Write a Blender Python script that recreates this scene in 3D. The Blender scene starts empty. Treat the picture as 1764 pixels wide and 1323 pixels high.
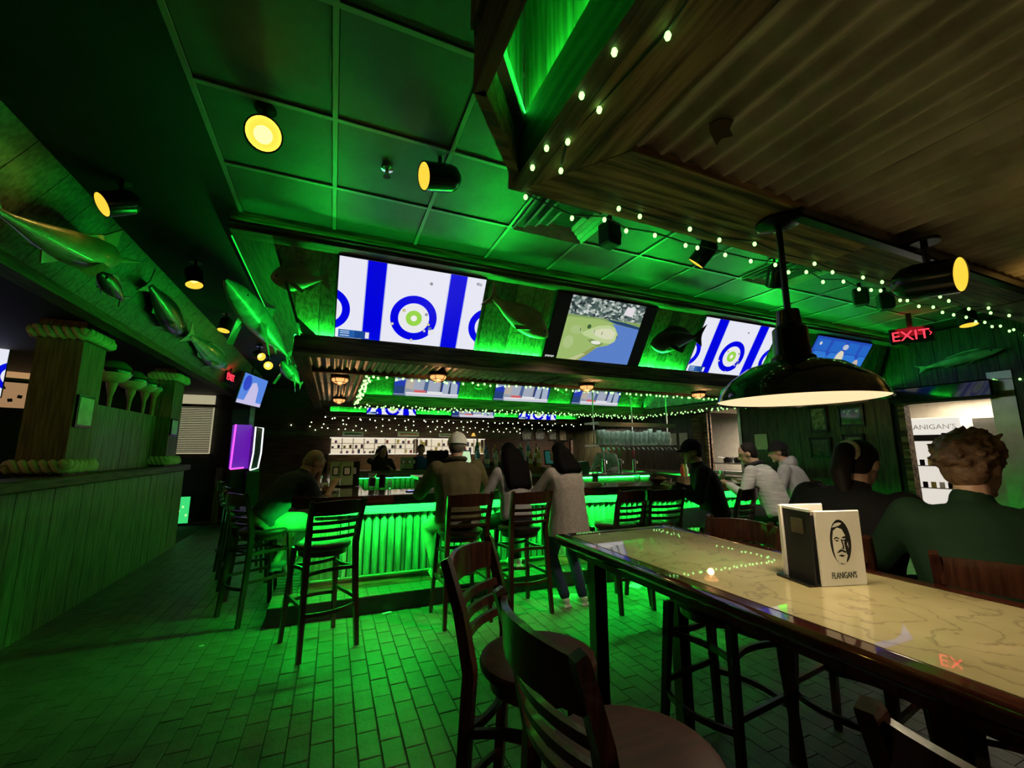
import bpy, bmesh, math, random
from mathutils import Vector, Matrix, Euler
random.seed(7)
S = bpy.context.scene
COL = S.collection
R = math.radians
V = Vector
# ------------------------------------------------------------------ camera, world, exposure
FPX, CX, CY, EYE = 720.0, 882.0, 661.5, 1.45
PITCH, YAW = math.atan(114.5 / FPX), R(23.0)
cam_d = bpy.data.cameras.new('camera')
cam_d.sensor_width = 36.0
cam_d.lens = FPX / 1764 * 36
cam_d.clip_start = 0.02
cam = bpy.data.objects.new('camera', cam_d)
cam.location = (0, 0, EYE)
cam.rotation_euler = (math.pi / 2 + PITCH, 0, -YAW)
COL.objects.link(cam)
S.camera = cam
w = bpy.data.worlds.new('room_dark')
S.world = w
w.use_nodes = True
w.node_tree.nodes['Background'].inputs[0].default_value = (0.02, 0.02, 0.018, 1)
w.node_tree.nodes['Background'].inputs[1].default_value = 0.02
S.view_settings.view_transform = 'Standard'
S.view_settings.look = 'None'
S.view_settings.exposure = 0.0
S.view_settings.gamma = 1.0
S.view_settings.use_curve_mapping = False
LED_POWER = 640.0           # green strip emission
GREEN = (0.010, 1.0, 0.06)

def at(px, py, axis, val):
    """a point of the photograph at a known real plane (axis 0 = x, 1 = y, 2 = z)"""
    F = V((math.sin(YAW) * math.cos(PITCH), math.cos(YAW) * math.cos(PITCH), math.sin(PITCH)))
    Rt = V((math.cos(YAW), -math.sin(YAW), 0)); U = Rt.cross(F)
    d = F + Rt * ((px - CX) / FPX) - U * ((py - CY) / FPX)
    o = V((0, 0, EYE))
    return o + d * ((val - o[axis]) / d[axis])

# ------------------------------------------------------------------ materials
MATS = {}
def new_mat(name):
    m = bpy.data.materials.new(name); m.use_nodes = True
    nt = m.node_tree
    return m, nt, nt.nodes['Principled BSDF']
def c4(c): return (c[0], c[1], c[2], 1.0)
def mat(name, col, rough=.6, metal=0, var=.25, scale=9, bump=0, bscale=60, coat=0, stretch=(1, 1, 1), spec=.5, col2=None, trans=0, band=.18):
    if name in MATS: return MATS[name]
    m, nt, b = new_mat(name)
    L = nt.links.new
    tc = nt.nodes.new('ShaderNodeTexCoord'); mp = nt.nodes.new('ShaderNodeMapping')
    mp.inputs['Scale'].default_value = stretch
    L(tc.outputs['Object'], mp.inputs[0])
    nz = nt.nodes.new('ShaderNodeTexNoise'); nz.inputs['Scale'].default_value = scale; nz.inputs['Detail'].default_value = 5
    L(mp.outputs[0], nz.inputs['Vector'])
    rp = nt.nodes.new('ShaderNodeValToRGB')
    a = col2 if col2 else tuple(max(0, x * (1 - var)) for x in col)
    z = col if col2 else tuple(min(1, x * (1 + var)) for x in col)
    rp.color_ramp.elements[0].color = c4(a); rp.color_ramp.elements[0].position = .5 - band
    rp.color_ramp.elements[1].color = c4(z); rp.color_ramp.elements[1].position = .5 + band
    L(nz.outputs['Fac'], rp.inputs[0]); L(rp.outputs[0], b.inputs['Base Color'])
    b.inputs['Roughness'].default_value = rough; b.inputs['Metallic'].default_value = metal
    b.inputs['Specular IOR Level'].default_value = spec
    if coat:
        b.inputs['Coat Weight'].default_value = coat; b.inputs['Coat Roughness'].default_value = .04
    if trans: b.inputs['Transmission Weight'].default_value = trans
    if bump:
        n2 = nt.nodes.new('ShaderNodeTexNoise'); n2.inputs['Scale'].default_value = bscale; n2.inputs['Detail'].default_value = 6
        L(mp.outputs[0], n2.inputs['Vector'])
        bp = nt.nodes.new('ShaderNodeBump'); bp.inputs['Strength'].default_value = bump; bp.inputs['Distance'].default_value = .01
        L(n2.outputs['Fac'], bp.inputs['Height']); L(bp.outputs[0], b.inputs['Normal'])
    MATS[name] = m
    return m
def wood(name, c1, c2, axis=2, rough=.5, bump=.35, scale=3.0, coat=0, spec=.4):
    st = [14, 14, 14]; st[axis] = 1.0
    return mat(name, c2, rough, 0, scale=scale, bump=bump, bscale=scale * 2.2, stretch=tuple(st), col2=c1, coat=coat, spec=spec, band=.11)
def emis(name, col, s, base=(0.02, 0.02, 0.02)):
    if name in MATS: return MATS[name]
    m, nt, b = new_mat(name)
    b.inputs['Base Color'].default_value = c4(base)
    b.inputs['Emission Color'].default_value = c4(col); b.inputs['Emission Strength'].default_value = s
    b.inputs['Roughness'].default_value = .3
    MATS[name] = m
    return m

WD = wood('dark weathered wood along x', (.045, .027, .013), (.19, .11, .048), 0, .6)
WDY = wood('dark weathered wood along y', (.035, .02, .011), (.12, .068, .032), 1, .6)
WDZ = wood('dark weathered wood upright', (.035, .02, .011), (.12, .068, .032), 2, .6)
WBX = wood('barn board along x', (.045, .024, .011), (.36, .21, .1), 0, .65, .7, 2.2)
WBY = wood('barn board along y', (.045, .024, .011), (.33, .2, .1), 1, .65, .7, 2.2)
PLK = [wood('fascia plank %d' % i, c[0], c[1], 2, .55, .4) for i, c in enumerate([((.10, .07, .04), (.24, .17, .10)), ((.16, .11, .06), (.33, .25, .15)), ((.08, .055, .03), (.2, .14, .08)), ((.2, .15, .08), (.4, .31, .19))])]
PARTW = wood('partition plank', (.09, .075, .05), (.2, .17, .12), 2, .5, .3)
MAHO = wood('mahogany', (.022, .007, .004), (.05, .017, .009), 2, .28, .06, 4, coat=.3)
MAHOX = wood('mahogany edge', (.05, .012, .007), (.13, .03, .016), 0, .22, .05, 4, coat=.6)
VINYL = mat('dark vinyl', (.03, .012, .01), .3, bump=.1)
CHAIRSEAT = wood('seat wood', (.02, .004, .003), (.036, .008, .006), 1, .5, .05, 4)
BLACK = mat('black enamel', (.006, .006, .006), .22)
BLACKM = mat('matte black', (.008, .008, .008), .7)
PLASTIC = mat('black plastic', (.012, .012, .013), .35)
STEEL = mat('brushed steel', (.5, .5, .5), .3, 1, var=.1)
CHROME = mat('chrome', (.8, .8, .8), .12, 1, var=.05)
CORR = mat('galvanised corrugated steel', (.42, .42, .40), .45, .6, var=.3, scale=14, bump=.15, bscale=90, col2=(.2, .19, .16))
CORRP = mat('painted corrugated ceiling', (.5, .45, .35), .6, .0, var=.3, scale=5, bump=.2, bscale=70, col2=(.27, .23, .165))
WHITEP = mat('white paint', (.75, .74, .70), .5, var=.06)
CREAM = mat('cream rope', (.5, .44, .3), .8, var=.2, bump=.3, bscale=120)
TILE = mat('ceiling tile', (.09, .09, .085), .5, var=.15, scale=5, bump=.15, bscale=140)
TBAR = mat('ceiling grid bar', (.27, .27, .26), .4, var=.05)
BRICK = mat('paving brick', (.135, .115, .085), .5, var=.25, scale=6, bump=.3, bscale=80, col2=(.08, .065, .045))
GROUT = mat('grout', (.06, .05, .042), .9)
WALLD = mat('dark wall paint', (.03, .028, .022), .7)
SKIN = mat('skin', (.5, .29, .2), .5, var=.08, scale=20)
LED = emis('green strip light', GREEN, LED_POWER)
LEDLOW = emis('green strip light dim', GREEN, LED_POWER * .0014)
LEDEDGE = emis('green strip light added for the ceiling band', GREEN, LED_POWER * .03)
LEDWELL = emis('green strip light in the well', GREEN, LED_POWER * .34)
LEDSIDE = emis('green strip light side', GREEN, LED_POWER * .2)
LEDDIM = emis('green strip light faint', GREEN, LED_POWER * .06)
LEDFAR = emis('green strip light far', GREEN, LED_POWER * .2)
LEDBAR = emis('green strip light under the bar', GREEN, LED_POWER * 1.0)
LEDLEFT = emis('green strip light on the left bar side', GREEN, LED_POWER * .13)
BULB = emis("string bulb", (.32, 1.0, .22), 3.2)
BULBW = emis('pale string bulb', (.75, 1.0, .55), 9)
PAPER = mat('paper', (.8, .78, .72), .6, var=.05)
GLASS = mat('clear glass', (.9, .95, .93), .03, var=.02, trans=.95)

# ------------------------------------------------------------------ mesh helpers
class MB:
    def __init__(s): s.v = []; s.f = []; s.mi = []; s.m = 0
    def add(s, vs, fs):
        o = len(s.v); s.v += [tuple(x) for x in vs]
        for f in fs: s.f.append([i + o for i in f]); s.mi.append(s.m)
        return s
    def box(s, c, d, rot=None, taper=1.0):
        x, y, z = d[0] / 2, d[1] / 2, d[2] / 2
        p = [V((sx * x * (taper if sz > 0 else 1), sy * y * (taper if sz > 0 else 1), sz * z)) for sz in (-1, 1) for sy in (-1, 1) for sx in (-1, 1)]
        if rot: 
            M = Euler(rot).to_matrix(); p = [M @ q for q in p]
        c = V(c)
        return s.add([q + c for q in p], [(0, 2, 3, 1), (4, 5, 7, 6), (0, 1, 5, 4), (2, 6, 7, 3), (0, 4, 6, 2), (1, 3, 7, 5)])
    def bb(s, a, b):
        return s.box([(a[i] + b[i]) / 2 for i in range(3)], [abs(b[i] - a[i]) for i in range(3)])
    def cbox(s, c, d, bev=.006):      # chamfered box
        x, y, z = [q / 2 for q in d]; vs = []
        bev = min(bev, x * .9, y * .9, z * .9)
        bm = bmesh.new(); bmesh.ops.create_cube(bm, size=1)
        for v in bm.verts: v.co = V((v.co.x * d[0], v.co.y * d[1], v.co.z * d[2]))
        bmesh.ops.bevel(bm, geom=list(bm.edges), offset=bev, segments=1, affect='EDGES')
        for v in bm.verts: v.co += V(c)
        bm.verts.index_update()
        s.add([v.co for v in bm.verts], [[v.index for v in f.verts] for f in bm.faces]); bm.free()
        return s
    def loft(s, rings, cap=True, closed=True):
        n = len(rings[0]); vs = [p for r in rings for p in r]; fs = []
        for i in range(len(rings) - 1):
            for j in range(n if closed else n - 1):
                k = (j + 1) % n
                fs.append((i * n + j, i * n + k, (i + 1) * n + k, (i + 1) * n + j))
        if cap and closed:
            fs.append(tuple(range(n))[::-1]); fs.append(tuple((len(rings) - 1) * n + j for j in range(n)))
        return s.add(vs, fs)
    def tube(s, pts, r, n=8, cap=True, rect=None, up=None):
        pts = [V(p) for p in pts]; rings = []; N = len(pts)
        rr = r if isinstance(r, (list, tuple)) else [r] * N
        prev = None
        for i, p in enumerate(pts):
            t = (pts[min(i + 1, N - 1)] - pts[max(i - 1, 0)]).normalized()
            if up is not None: u = V(up)
            elif prev is not None: u = prev
            else: u = V((0, 0, 1)) if abs(t.z) < .9 else V((0, 1, 0))
            a = t.cross(u)
            if a.length < 1e-5: a = t.orthogonal()
            a.normalize(); b = a.cross(t).normalized(); prev = b
            if rect:
                hw, hh = rect[0] / 2 * rr[i], rect[1] / 2 * rr[i]
                rings.append([p + a * x * hw + b * y * hh for x, y in ((-1, -1), (1, -1), (1, 1), (-1, 1))])
            else:
                rings.append([p + (a * math.cos(2 * math.pi * k / n) + b * math.sin(2 * math.pi * k / n)) * rr[i] for k in range(n)])
        return s.loft(rings, cap)
    def lathe(s, prof, n=24, c=(0, 0, 0), M=None, cap=True):
        rings = []
        for r, z in prof:
            ring = [V((r * math.cos(2 * math.pi * k / n), r * math.sin(2 * math.pi * k / n), z)) for k in range(n)]
            if M: ring = [M @ p for p in ring]
            rings.append([p + V(c) for p in ring])
        return s.loft(rings, cap)
    def ell(s, c, r, n=12, M=None):
        rings = []
        for i in range(n // 2 + 1):
            a = -math.pi / 2 + math.pi * i / (n // 2)
            rad = max(math.cos(a), 1e-3)
            ring = [V((r[0] * rad * math.cos(2 * math.pi * k / n), r[1] * rad * math.sin(2 * math.pi * k / n), r[2] * math.sin(a))) for k in range(n)]
            if M: ring = [M @ p for p in ring]
            rings.append([p + V(c) for p in ring])
        return s.loft(rings)
    def cap(s, a, b, ra, rb, n=10):     # tapered capsule
        a, b = V(a), V(b); t = (b - a)
        if t.length < 1e-6: t = V((0, 0, 1e-4))
        t = t.normalized(); pts = []; rr = []
        for k in range(4):
            q = math.pi / 2 * k / 4
            pts.append(a - t * ra * math.cos(q)); rr.append(max(ra * math.sin(q), 1e-3))
        pts.append(a); rr.append(ra); pts.append(b); rr.append(rb)
        for k in range(1, 5):
            q = math.pi / 2 * k / 4
            pts.append(b + t * rb * math.sin(q)); rr.append(max(rb * math.cos(q), 1e-3))
        u = t.orthogonal().normalized(); w_ = t.cross(u)
        return s.loft([[p + (u * math.cos(2 * math.pi * k / n) + w_ * math.sin(2 * math.pi * k / n)) * r for k in range(n)] for p, r in zip(pts, rr)])
    def prism(s, poly, a, b, plane='xz'):   # polygon extruded
        def P(q, d):
            if plane == 'xz': return (q[0], d, q[1])
            if plane == 'yz': return (d, q[0], q[1])
            return (q[0], q[1], d)
        n = len(poly)
        vs = [P(q, a) for q in poly] + [P(q, b) for q in poly]
        fs = [tuple(range(n))[::-1], tuple(range(n, 2 * n))] + [(i, (i + 1) % n, n + (i + 1) % n, n + i) for i in range(n)]
        return s.add(vs, fs)
    def grid(s, fn, nu, nv):
        vs = [fn(i / nu, j / nv) for i in range(nu + 1) for j in range(nv + 1)]
        return s.add(vs, [(i * (nv + 1) + j, (i + 1) * (nv + 1) + j, (i + 1) * (nv + 1) + j + 1, i * (nv + 1) + j + 1) for i in range(nu) for j in range(nv)])
    def mesh(s, name, mats, smooth=False, angle=38):
        me = bpy.data.meshes.new(name); me.from_pydata(s.v, [], s.f)
        for m in (mats if isinstance(mats, (list, tuple)) else [mats]): me.materials.append(m)
        if any(s.mi): me.polygons.foreach_set('material_index', s.mi)
        bm = bmesh.new(); bm.from_mesh(me); bmesh.ops.recalc_face_normals(bm, faces=bm.faces); bm.to_mesh(me); bm.free()
        if smooth:
            me.shade_smooth(); me.set_sharp_from_angle(angle=R(angle))
        me.update()
        return me
    def build(s, name, mats, parent=None, smooth=False, angle=38):
        return put(s.mesh(name, mats, smooth, angle), name, parent)
def put(me, name, parent=None, loc=None, rot=None, scale=None):
    o = bpy.data.objects.new(name, me); COL.objects.link(o)
    if parent: o.parent = parent
    if loc is not None: o.location = loc
    if rot is not None: o.rotation_euler = rot
    if scale is not None: o.scale = scale
    return o
def tag(o, label=None, cat=None, group=None, kind=None):
    if label: o['label'] = label
    if cat: o['category'] = cat
    if group: o['group'] = group
    if kind: o['kind'] = kind
    return o
def T(name, label=None, cat=None, loc=(0, 0, 0), rz=0, group=None, rot=None, kind=None):
    o = bpy.data.objects.new(name, None); COL.objects.link(o); o.empty_display_size = .1
    o.location = loc; o.rotation_euler = rot if rot else (0, 0, rz)
    return tag(o, label, cat, group, kind)
def dup(root, loc, rz=0, label=None, group=None):
    r = root.copy(); COL.objects.link(r); r.location = loc; r.rotation_euler = (0, 0, rz)
    if label: r['label'] = label
    if group: r['group'] = group
    for ch in list(root.children):
        c = ch.copy(); COL.objects.link(c); c.parent = r
        for g in list(ch.children):
            d = g.copy(); COL.objects.link(d); d.parent = c
    return r
def text_mb(body, size, extrude=.002, align='CENTER', shear=0):
    cu = bpy.data.curves.new('lettering', 'FONT'); cu.body = body; cu.size = size; cu.extrude = extrude
    cu.align_x = align; cu.shear = shear; cu.resolution_u = 3
    o = bpy.data.objects.new('lettering', cu); COL.objects.link(o)
    dg = bpy.context.evaluated_depsgraph_get(); me = bpy.data.meshes.new_from_object(o.evaluated_get(dg))
    mb = MB(); mb.add([v.co for v in me.vertices], [list(p.vertices) for p in me.polygons])
    bpy.data.objects.remove(o); bpy.data.curves.remove(cu); bpy.data.meshes.remove(me)
    return mb
def lamp(name, typ, loc, energy, col, parent=None, size=.05, rot=None, spot=None, blend=.5, sy=None):
    d = bpy.data.lights.new(name, typ); d.energy = energy; d.color = col
    if typ == 'AREA':
        d.size = size
        if sy: d.shape = 'RECTANGLE'; d.size_y = sy
    else: d.shadow_soft_size = size
    if typ == 'SPOT': d.spot_size = R(spot or 90); d.spot_blend = blend
    o = bpy.data.objects.new(name, d); COL.objects.link(o); o.location = loc
    if rot: o.rotation_euler = rot
    if parent: o.parent = parent
    return o
def corr(x0, x1, y0, y1, z, pitch, amp, axis='y'):
    """corrugated sheet lying in z, ribs along axis"""
    mb = MB(); W = (x1 - x0) if axis == 'y' else (y1 - y0)
    n = max(8, int(W / pitch * 8))
    def fn(u, v):
        a = amp * math.sin(u * W / pitch * 2 * math.pi)
        return (x0 + u * (x1 - x0), y0 + v * (y1 - y0), z + a) if axis == 'y' else (x0 + v * (x1 - x0), y0 + u * (y1 - y0), z + a)
    return mb.grid(fn, n, 4)
# ------------------------------------------------------------------ floor
ZC = 3.125
fl = tag(MB().bb((-6.2, -2.6, -.12), (11.5, 13.2, -.004)).build('floor', GROUT), 'brick paved bar floor', kind='structure')
BW, BL, GAP = .108, .204, .0045
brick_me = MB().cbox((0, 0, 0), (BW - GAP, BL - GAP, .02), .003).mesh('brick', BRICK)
rest = MB(); nb = 0
ix = 0
x = -2.12
while x < 7.7:
    off = (ix % 2) * BL / 2
    y = .6 + off
    while y < 12.7:
        inbar = (-.1 < x < 6.3 and y > 4.45)
        if not inbar:
            if -.78 < x < 1.06 and 2.1 < y < 4.32:
                put(brick_me, 'brick', fl, (x, y, -.008 + random.uniform(-.0012, .0012)), (random.uniform(-.006, .006), random.uniform(-.006, .006), 0)); nb += 1
            elif y < 8.5 or x < 0:
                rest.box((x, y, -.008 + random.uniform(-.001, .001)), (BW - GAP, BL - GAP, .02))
        y += BL
    x += BW; ix += 1
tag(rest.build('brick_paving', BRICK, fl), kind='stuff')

# ------------------------------------------------------------------ ceiling with tiles in a metal grid
ce = tag(MB().bb((-6.2, -2.6, ZC + .03), (11.5, 13.2, ZC + .1)).build('ceiling', BLACKM), 'dark ceiling above the tiled grid', kind='structure')
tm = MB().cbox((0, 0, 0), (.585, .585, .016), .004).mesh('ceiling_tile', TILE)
gx = [-.09 + .61 * k for k in range(-1, 13)]; gy = [2.71 + .61 * k for k in range(-6, 2)]
for a in gx[:-1]:
    for b in gy[:-1]:
        if a > .45 and b < .8: continue
        if b > 2.5: put(tm, 'ceiling_tile', ce, (a + .305, b + .305, ZC + .012))
        else: put(tm, 'ceiling_tile', ce, (a + .305, b + .305, ZC + .012))
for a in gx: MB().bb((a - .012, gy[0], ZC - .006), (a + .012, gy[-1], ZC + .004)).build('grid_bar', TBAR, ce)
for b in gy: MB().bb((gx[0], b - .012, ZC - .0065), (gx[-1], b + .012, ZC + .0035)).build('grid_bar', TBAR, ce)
# plain dark ceiling over the aisle
MB().bb((-6.2, -2.6, ZC - .002), (-.7, 13.2, ZC + .03)).build('aisle_ceiling', BLACKM, ce)
MB().bb((-.7, 3.3, ZC - .002), (11.5, 13.2, ZC + .03)).build('bar_ceiling', BLACKM, ce)

# ------------------------------------------------------------------ walls
def wall(name, a, b, m=WALLD, label=None):
    return tag(MB().bb(a, b).build(name, m), label, kind='structure')
wall('wall_left', (-6.3, -2.6, 0), (-6.2, 13.2, ZC), label='dark wall beyond the booths')
wall('wall_behind', (-6.2, -2.7, 0), (11.5, -2.6, ZC), label='dark wall behind the viewer')
wall('wall_back', (-6.2, 12.9, 0), (11.5, 13.0, ZC), wood('back wall boards', (.03, .016, .008), (.085, .045, .022), 0, .6), 'brown boarded wall behind the far bar')
# right wall with pass-through and kitchen door openings, built of upright boards
XR = 7.8
rw = T('wall_right', 'dark green lit boarded wall by the kitchen', kind='structure')
GW = wood('glossy dark wall board', (.02, .022, .012), (.06, .06, .03), 2, .22, .5, 3)
y = 1.4
while y < 12.9:
    w_ = .2
    a, b = y, y + w_ - .006
    segs = [(0, ZC)]
    if a < 3.42 and b > 2.5: segs = [(2.15, ZC)]
    if a < 7.0 and b > 6.2: segs = [(0, 1.0), (2.42, ZC)]
    for z0, z1 in segs:
        MB().bb((XR, a, z0), (XR + .06, b, z1)).build('plank', GW, rw)
    y += w_
MB().bb((XR + .06, -2.6, 0), (XR + .12, 2.45, ZC)).build('backing', WALLD, rw)
MB().bb((XR + .06, 3.44, 0), (XR + .12, 6.18, ZC)).build('backing', WALLD, rw)
MB().bb((XR + .06, 7.02, 0), (XR + .12, 13, ZC)).build('backing', WALLD, rw)
# kitchen beyond
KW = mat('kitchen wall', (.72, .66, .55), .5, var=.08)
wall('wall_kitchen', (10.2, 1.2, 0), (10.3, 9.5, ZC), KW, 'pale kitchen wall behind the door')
kd = T('door_1', 'open kitchen doorway framed in steel', kind='structure')
MB().bb((XR - .03, 3.42, 0), (XR + .12, 3.5, 2.2)).build('door_frame', WBY, kd)
MB().bb((XR - .02, 2.3, 0), (XR + .16, 2.52, 2.45)).build('door_frame', STEEL, kd)
MB().bb((XR - .03, 2.3, 2.12), (XR + .12, 3.5, 2.2)).build('door_frame', WBY, kd)
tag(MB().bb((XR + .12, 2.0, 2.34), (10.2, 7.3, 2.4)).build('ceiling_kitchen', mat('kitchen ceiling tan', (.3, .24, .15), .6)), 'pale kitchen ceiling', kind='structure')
wd = T('window_1', 'kitchen pass-through opening with steel shelf', kind='structure')
MB().bb((XR - .04, 7.0, .9), (XR + .1, 7.42, 2.3)).build('window_frame', WBY, wd)
MB().bb((XR - .06, 7.1, 1.05), (XR - .04, 7.2, 2.2)).build('trim_strip', WDZ, wd)
MB().bb((XR - .03, 6.16, .9), (XR + .1, 6.22, 2.44)).build('window_frame', STEEL, wd)
MB().bb((XR - .1, 6.16, .98), (XR + .5, 7.04, 1.02)).build('window_sill', STEEL, wd)
lamp('kitchen_light', 'AREA', (9.3, 3.2, 2.3), 60, (1, .87, .68), size=1.4)
lamp('kitchen_light_pass', 'AREA', (9.0, 6.6, 2.3), 140, (1, .87, .68), size=1.2)

# ------------------------------------------------------------------ half wall with booth partition on the left
XP = -2.15
hw = T('wall_partition', 'green lit plank half wall along the aisle', kind='structure')
MB().bb((XP - .14, 2.2, 0), (XP - .015, 8.28, 1.14)).build('backing', WALLD, hw)
y = 2.2
while y < 8.2:
    w_ = random.choice((.16, .2, .24)); w_ = min(w_, 8.28 - y)
    MB().bb((XP - .015, y, .0), (XP + random.uniform(0, .006), y + w_ - .006, 1.14)).build('plank', PARTW, hw)
    y += w_
MB().cbox((XP - .08, 5.24, 1.185), (.3, 6.16, .09), .012).build('cap_board', WDY, hw)
# tall planks standing behind the cap board between the two columns
y = 5.38
while y < 7.38:
    w_ = min(random.choice((.14, .18, .22)), 7.4 - y)
    MB().bb((XP - .2, y, 1.2), (XP - .17 + random.uniform(0, .006), y + w_ - .005, 1.93)).build('plank', PARTW, hw)
    y += w_
for i, (y0, y1, x0) in enumerate(((4.95, 5.36, -2.47), (7.38, 7.8, -2.40))):
    c = T('column', ('square brown column with braided rope bands, nearer of the two on the half wall', 'square brown column with braided rope bands, farther of the two on the half wall')[i], 'column', (0, 0, 0), group='columns on the half wall')
    MB().bb((x0, y0, 1.23), (XP, y1, 2.62)).build('shaft', wood('column brown', (.1, .06, .03), (.2, .13, .065), 2, .6), c)
    for z in (1.31, 2.5):
        rp = MB()
        for ph in (0, math.pi):
            pts = []; per = [(x0 - .03, y0 - .03), (XP + .03, y0 - .03), (XP + .03, y1 + .03), (x0 - .03, y1 + .03), (x0 - .03, y0 - .03)]
            for k in range(4):
                for j in range(24):
                    t = j / 24; q = (k + t) * 6 * math.pi + ph; ox = .014 * math.cos(q)
                    pts.append((per[k][0] + (per[k + 1][0] - per[k][0]) * t + (ox if k in (1, 3) else 0), per[k][1] + (per[k + 1][1] - per[k][1]) * t + (ox if k in (0, 2) else 0), z + .036 * math.sin(q)))
            pts.append(pts[0]); rp.tube(pts, .03, 8)
        rp.build('rope_band', CREAM, c, True, 80)
    s = .05
    MB().bb((XP + .005, y0 + .02, 1.66), (XP + .02, y0 + .3, 1.95) if i == 0 else (XP + .02, y0 + .28, 1.9)).build('notice_frame', BLACK, c)
    MB().bb((XP + .02, y0 + .04, 1.68), (XP + .023, y0 + .28, 1.93) if i == 0 else (XP + .023, y0 + .26, 1.88)).build('notice_sheet', mat('notice paper', (.4, .5, .4), .4), c)

# soffit above the half wall: sloping boards with a bottom beam
so = T('trim_1', 'sloping boarded soffit above the half wall hung with fish', kind='structure')
SOF = wood('soffit board', (.05, .05, .035), (.13, .13, .09), 2, .5, .3)
y = 2.0
while y < 10.8:
    w_ = .3
    a, b = y, y + w_ - .006
    MB().add([(-1.58, a, ZC), (-1.9, a, 2.6), (-1.92, a, 2.6), (-1.6, a, ZC), (-1.58, b, ZC), (-1.9, b, 2.6), (-1.92, b, 2.6), (-1.6, b, ZC)], [(0, 1, 5, 4), (1, 2, 6, 5), (2, 3, 7, 6), (3, 0, 4, 7), (0, 3, 2, 1), (4, 5, 6, 7)]).build('plank', SOF, so)
    y += w_
MB().bb((-2.02, 2.0, 2.55), (-1.88, 10.8, 2.63)).build('beam', WDY, so)
MB().bb((-6.2, 2.0, 2.63), (-1.95, 10.8, 2.66)).build('booth_ceiling', BLACKM, so)

# ------------------------------------------------------------------ main canopy above the bar
cn = T('trim_2', 'wooden canopy ring above the bar carrying the screens', kind='structure')
TA = R(33)
def fpt(x, t, off=0):     # point on the front fascia, t = 0 at the foot, 1 at the head
    return V((x, 3.775 - .385 * t, 2.40 + .60 * t)) + V((0, -.839, -.544)) * off
MB().bb((-.76, 3.265, 2.985), (8.0, 3.40, ZC)).build('beam', WD, cn)
MB().bb((-.76, 3.222, 3.012), (8.0, 3.266, 3.02)).build('added_led_ledge', WD, cn)  # ledge added to hide the strip that lights the ceiling band
MB().bb((-.76, 3.222, 3.02), (8.0, 3.227, 3.034)).build('lip', WD, cn)
MB().bb((-.7, 3.24, 3.021), (7.9, 3.248, 3.027)).build('led_strip', LEDEDGE, cn)  # hidden strip added to brighten the ceiling along the beam
x = -.5
k = 0
while x < 7.2:
    w_ = random.choice((.13, .155, .18)); a, b = x, x + w_ - .005
    # left edge follows the hip
    t0 = 1.0; A0, A1, B0, B1 = fpt(a, 0), fpt(a, 1), fpt(b, 0), fpt(b, 1)
    if a < -.30: A0 = A1.lerp(A0, max(0.02, (a + .5) / .2)); 
    if b < -.30: B0 = B1.lerp(B0, max(0.05, (b + .5) / .2))
    j = random.uniform(0, .004); d = V((0, .83, .54)) * .02; f = V((0, -.83, -.54)) * j
    MB().add([A0 + f, B0 + f, B1 + f, A1 + f, A0 + d, B0 + d, B1 + d, A1 + d], [(0, 1, 2, 3), (4, 7, 6, 5), (0, 4, 5, 1), (1, 5, 6, 2), (2, 6, 7, 3), (3, 7, 4, 0)]).build('plank', PLK[random.randrange(4)], cn)
    x += w_; k += 1
MB().bb((-.34, 3.70, 2.235), (7.4, 3.86, 2.375)).build('beam', WD, cn)
MB().bb((-.28, 3.765, 2.376), (7.3, 3.777, 2.386)).build('led_strip', LED, cn)
MB().bb((-.3, 3.70, 2.375), (7.4, 3.72, 2.392)).build('lip', WD, cn)
# left side: wide frame board, steep fascia, foot beam, led
MB().bb((-.76, 3.4, 2.985), (-.5, 8.6, 3.03)).build('frame_board', WDY, cn)
y = 3.42
while y < 8.5:
    w_ = .17; a, b = y, y + w_ - .005
    MB().add([(-.5, a, 2.99), (-.31, a, 2.40), (-.29, a, 2.40), (-.48, a, 2.99), (-.5, b, 2.99), (-.31, b, 2.40), (-.29, b, 2.40), (-.48, b, 2.99)], [(0, 1, 5, 4), (1, 2, 6, 5), (2, 3, 7, 6), (3, 0, 4, 7), (0, 3, 2, 1), (4, 5, 6, 7)]).build('plank', PLK[random.randrange(4)], cn)
    y += w_
MB().bb((-.36, 3.86, 2.235), (-.24, 8.6, 2.375)).build('beam', WDY, cn)
MB().bb((-.345, 3.75, 2.376), (-.333, 8.5, 2.388)).build('led_strip', LEDSIDE, cn)
# an outer strip of light lying on the left frame board
MB().bb((-.772, 3.4, 2.986), (-.764, 8.5, 2.994)).build('led_strip', LEDLOW, cn)
# corrugated soffit sheets around the inner opening
for i, (x0, x1) in enumerate(((-.24, .98), (1.0, 2.3), (2.32, 3.7), (3.72, 5.1), (5.12, 7.3))):
    corr(x0, x1, 3.86, 4.6, 2.275, .075, .011).build('corrugated_sheet', CORR, cn, True, 80)
for y0, y1 in ((4.62, 5.6), (5.62, 6.6), (6.62, 7.6)):
    corr(-.24, .28, y0, y1, 2.275, .075, .011, 'y').build('corrugated_sheet', CORR, cn, True, 80)
    corr(6.4, 7.3, y0, y1, 2.275, .075, .011, 'y').build('corrugated_sheet', CORR, cn, True, 80)
corr(-.24, 7.3, 7.6, 8.5, 2.295, .075, .009, 'x').build('corrugated_sheet', CORR, cn, True, 80)
MB().bb((-.24, 4.6, 2.24), (6.5, 4.66, 2.33)).build('beam', WD, cn)
MB().bb((.26, 4.66, 2.24), (.32, 7.5, 2.33)).build('beam', WDY, cn)
MB().bb((6.36, 4.66, 2.24), (6.42, 7.5, 2.33)).build('beam', WDY, cn)
MB().bb((.26, 7.44, 2.22), (6.42, 7.62, 2.36)).build('beam', WD, cn)
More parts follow.
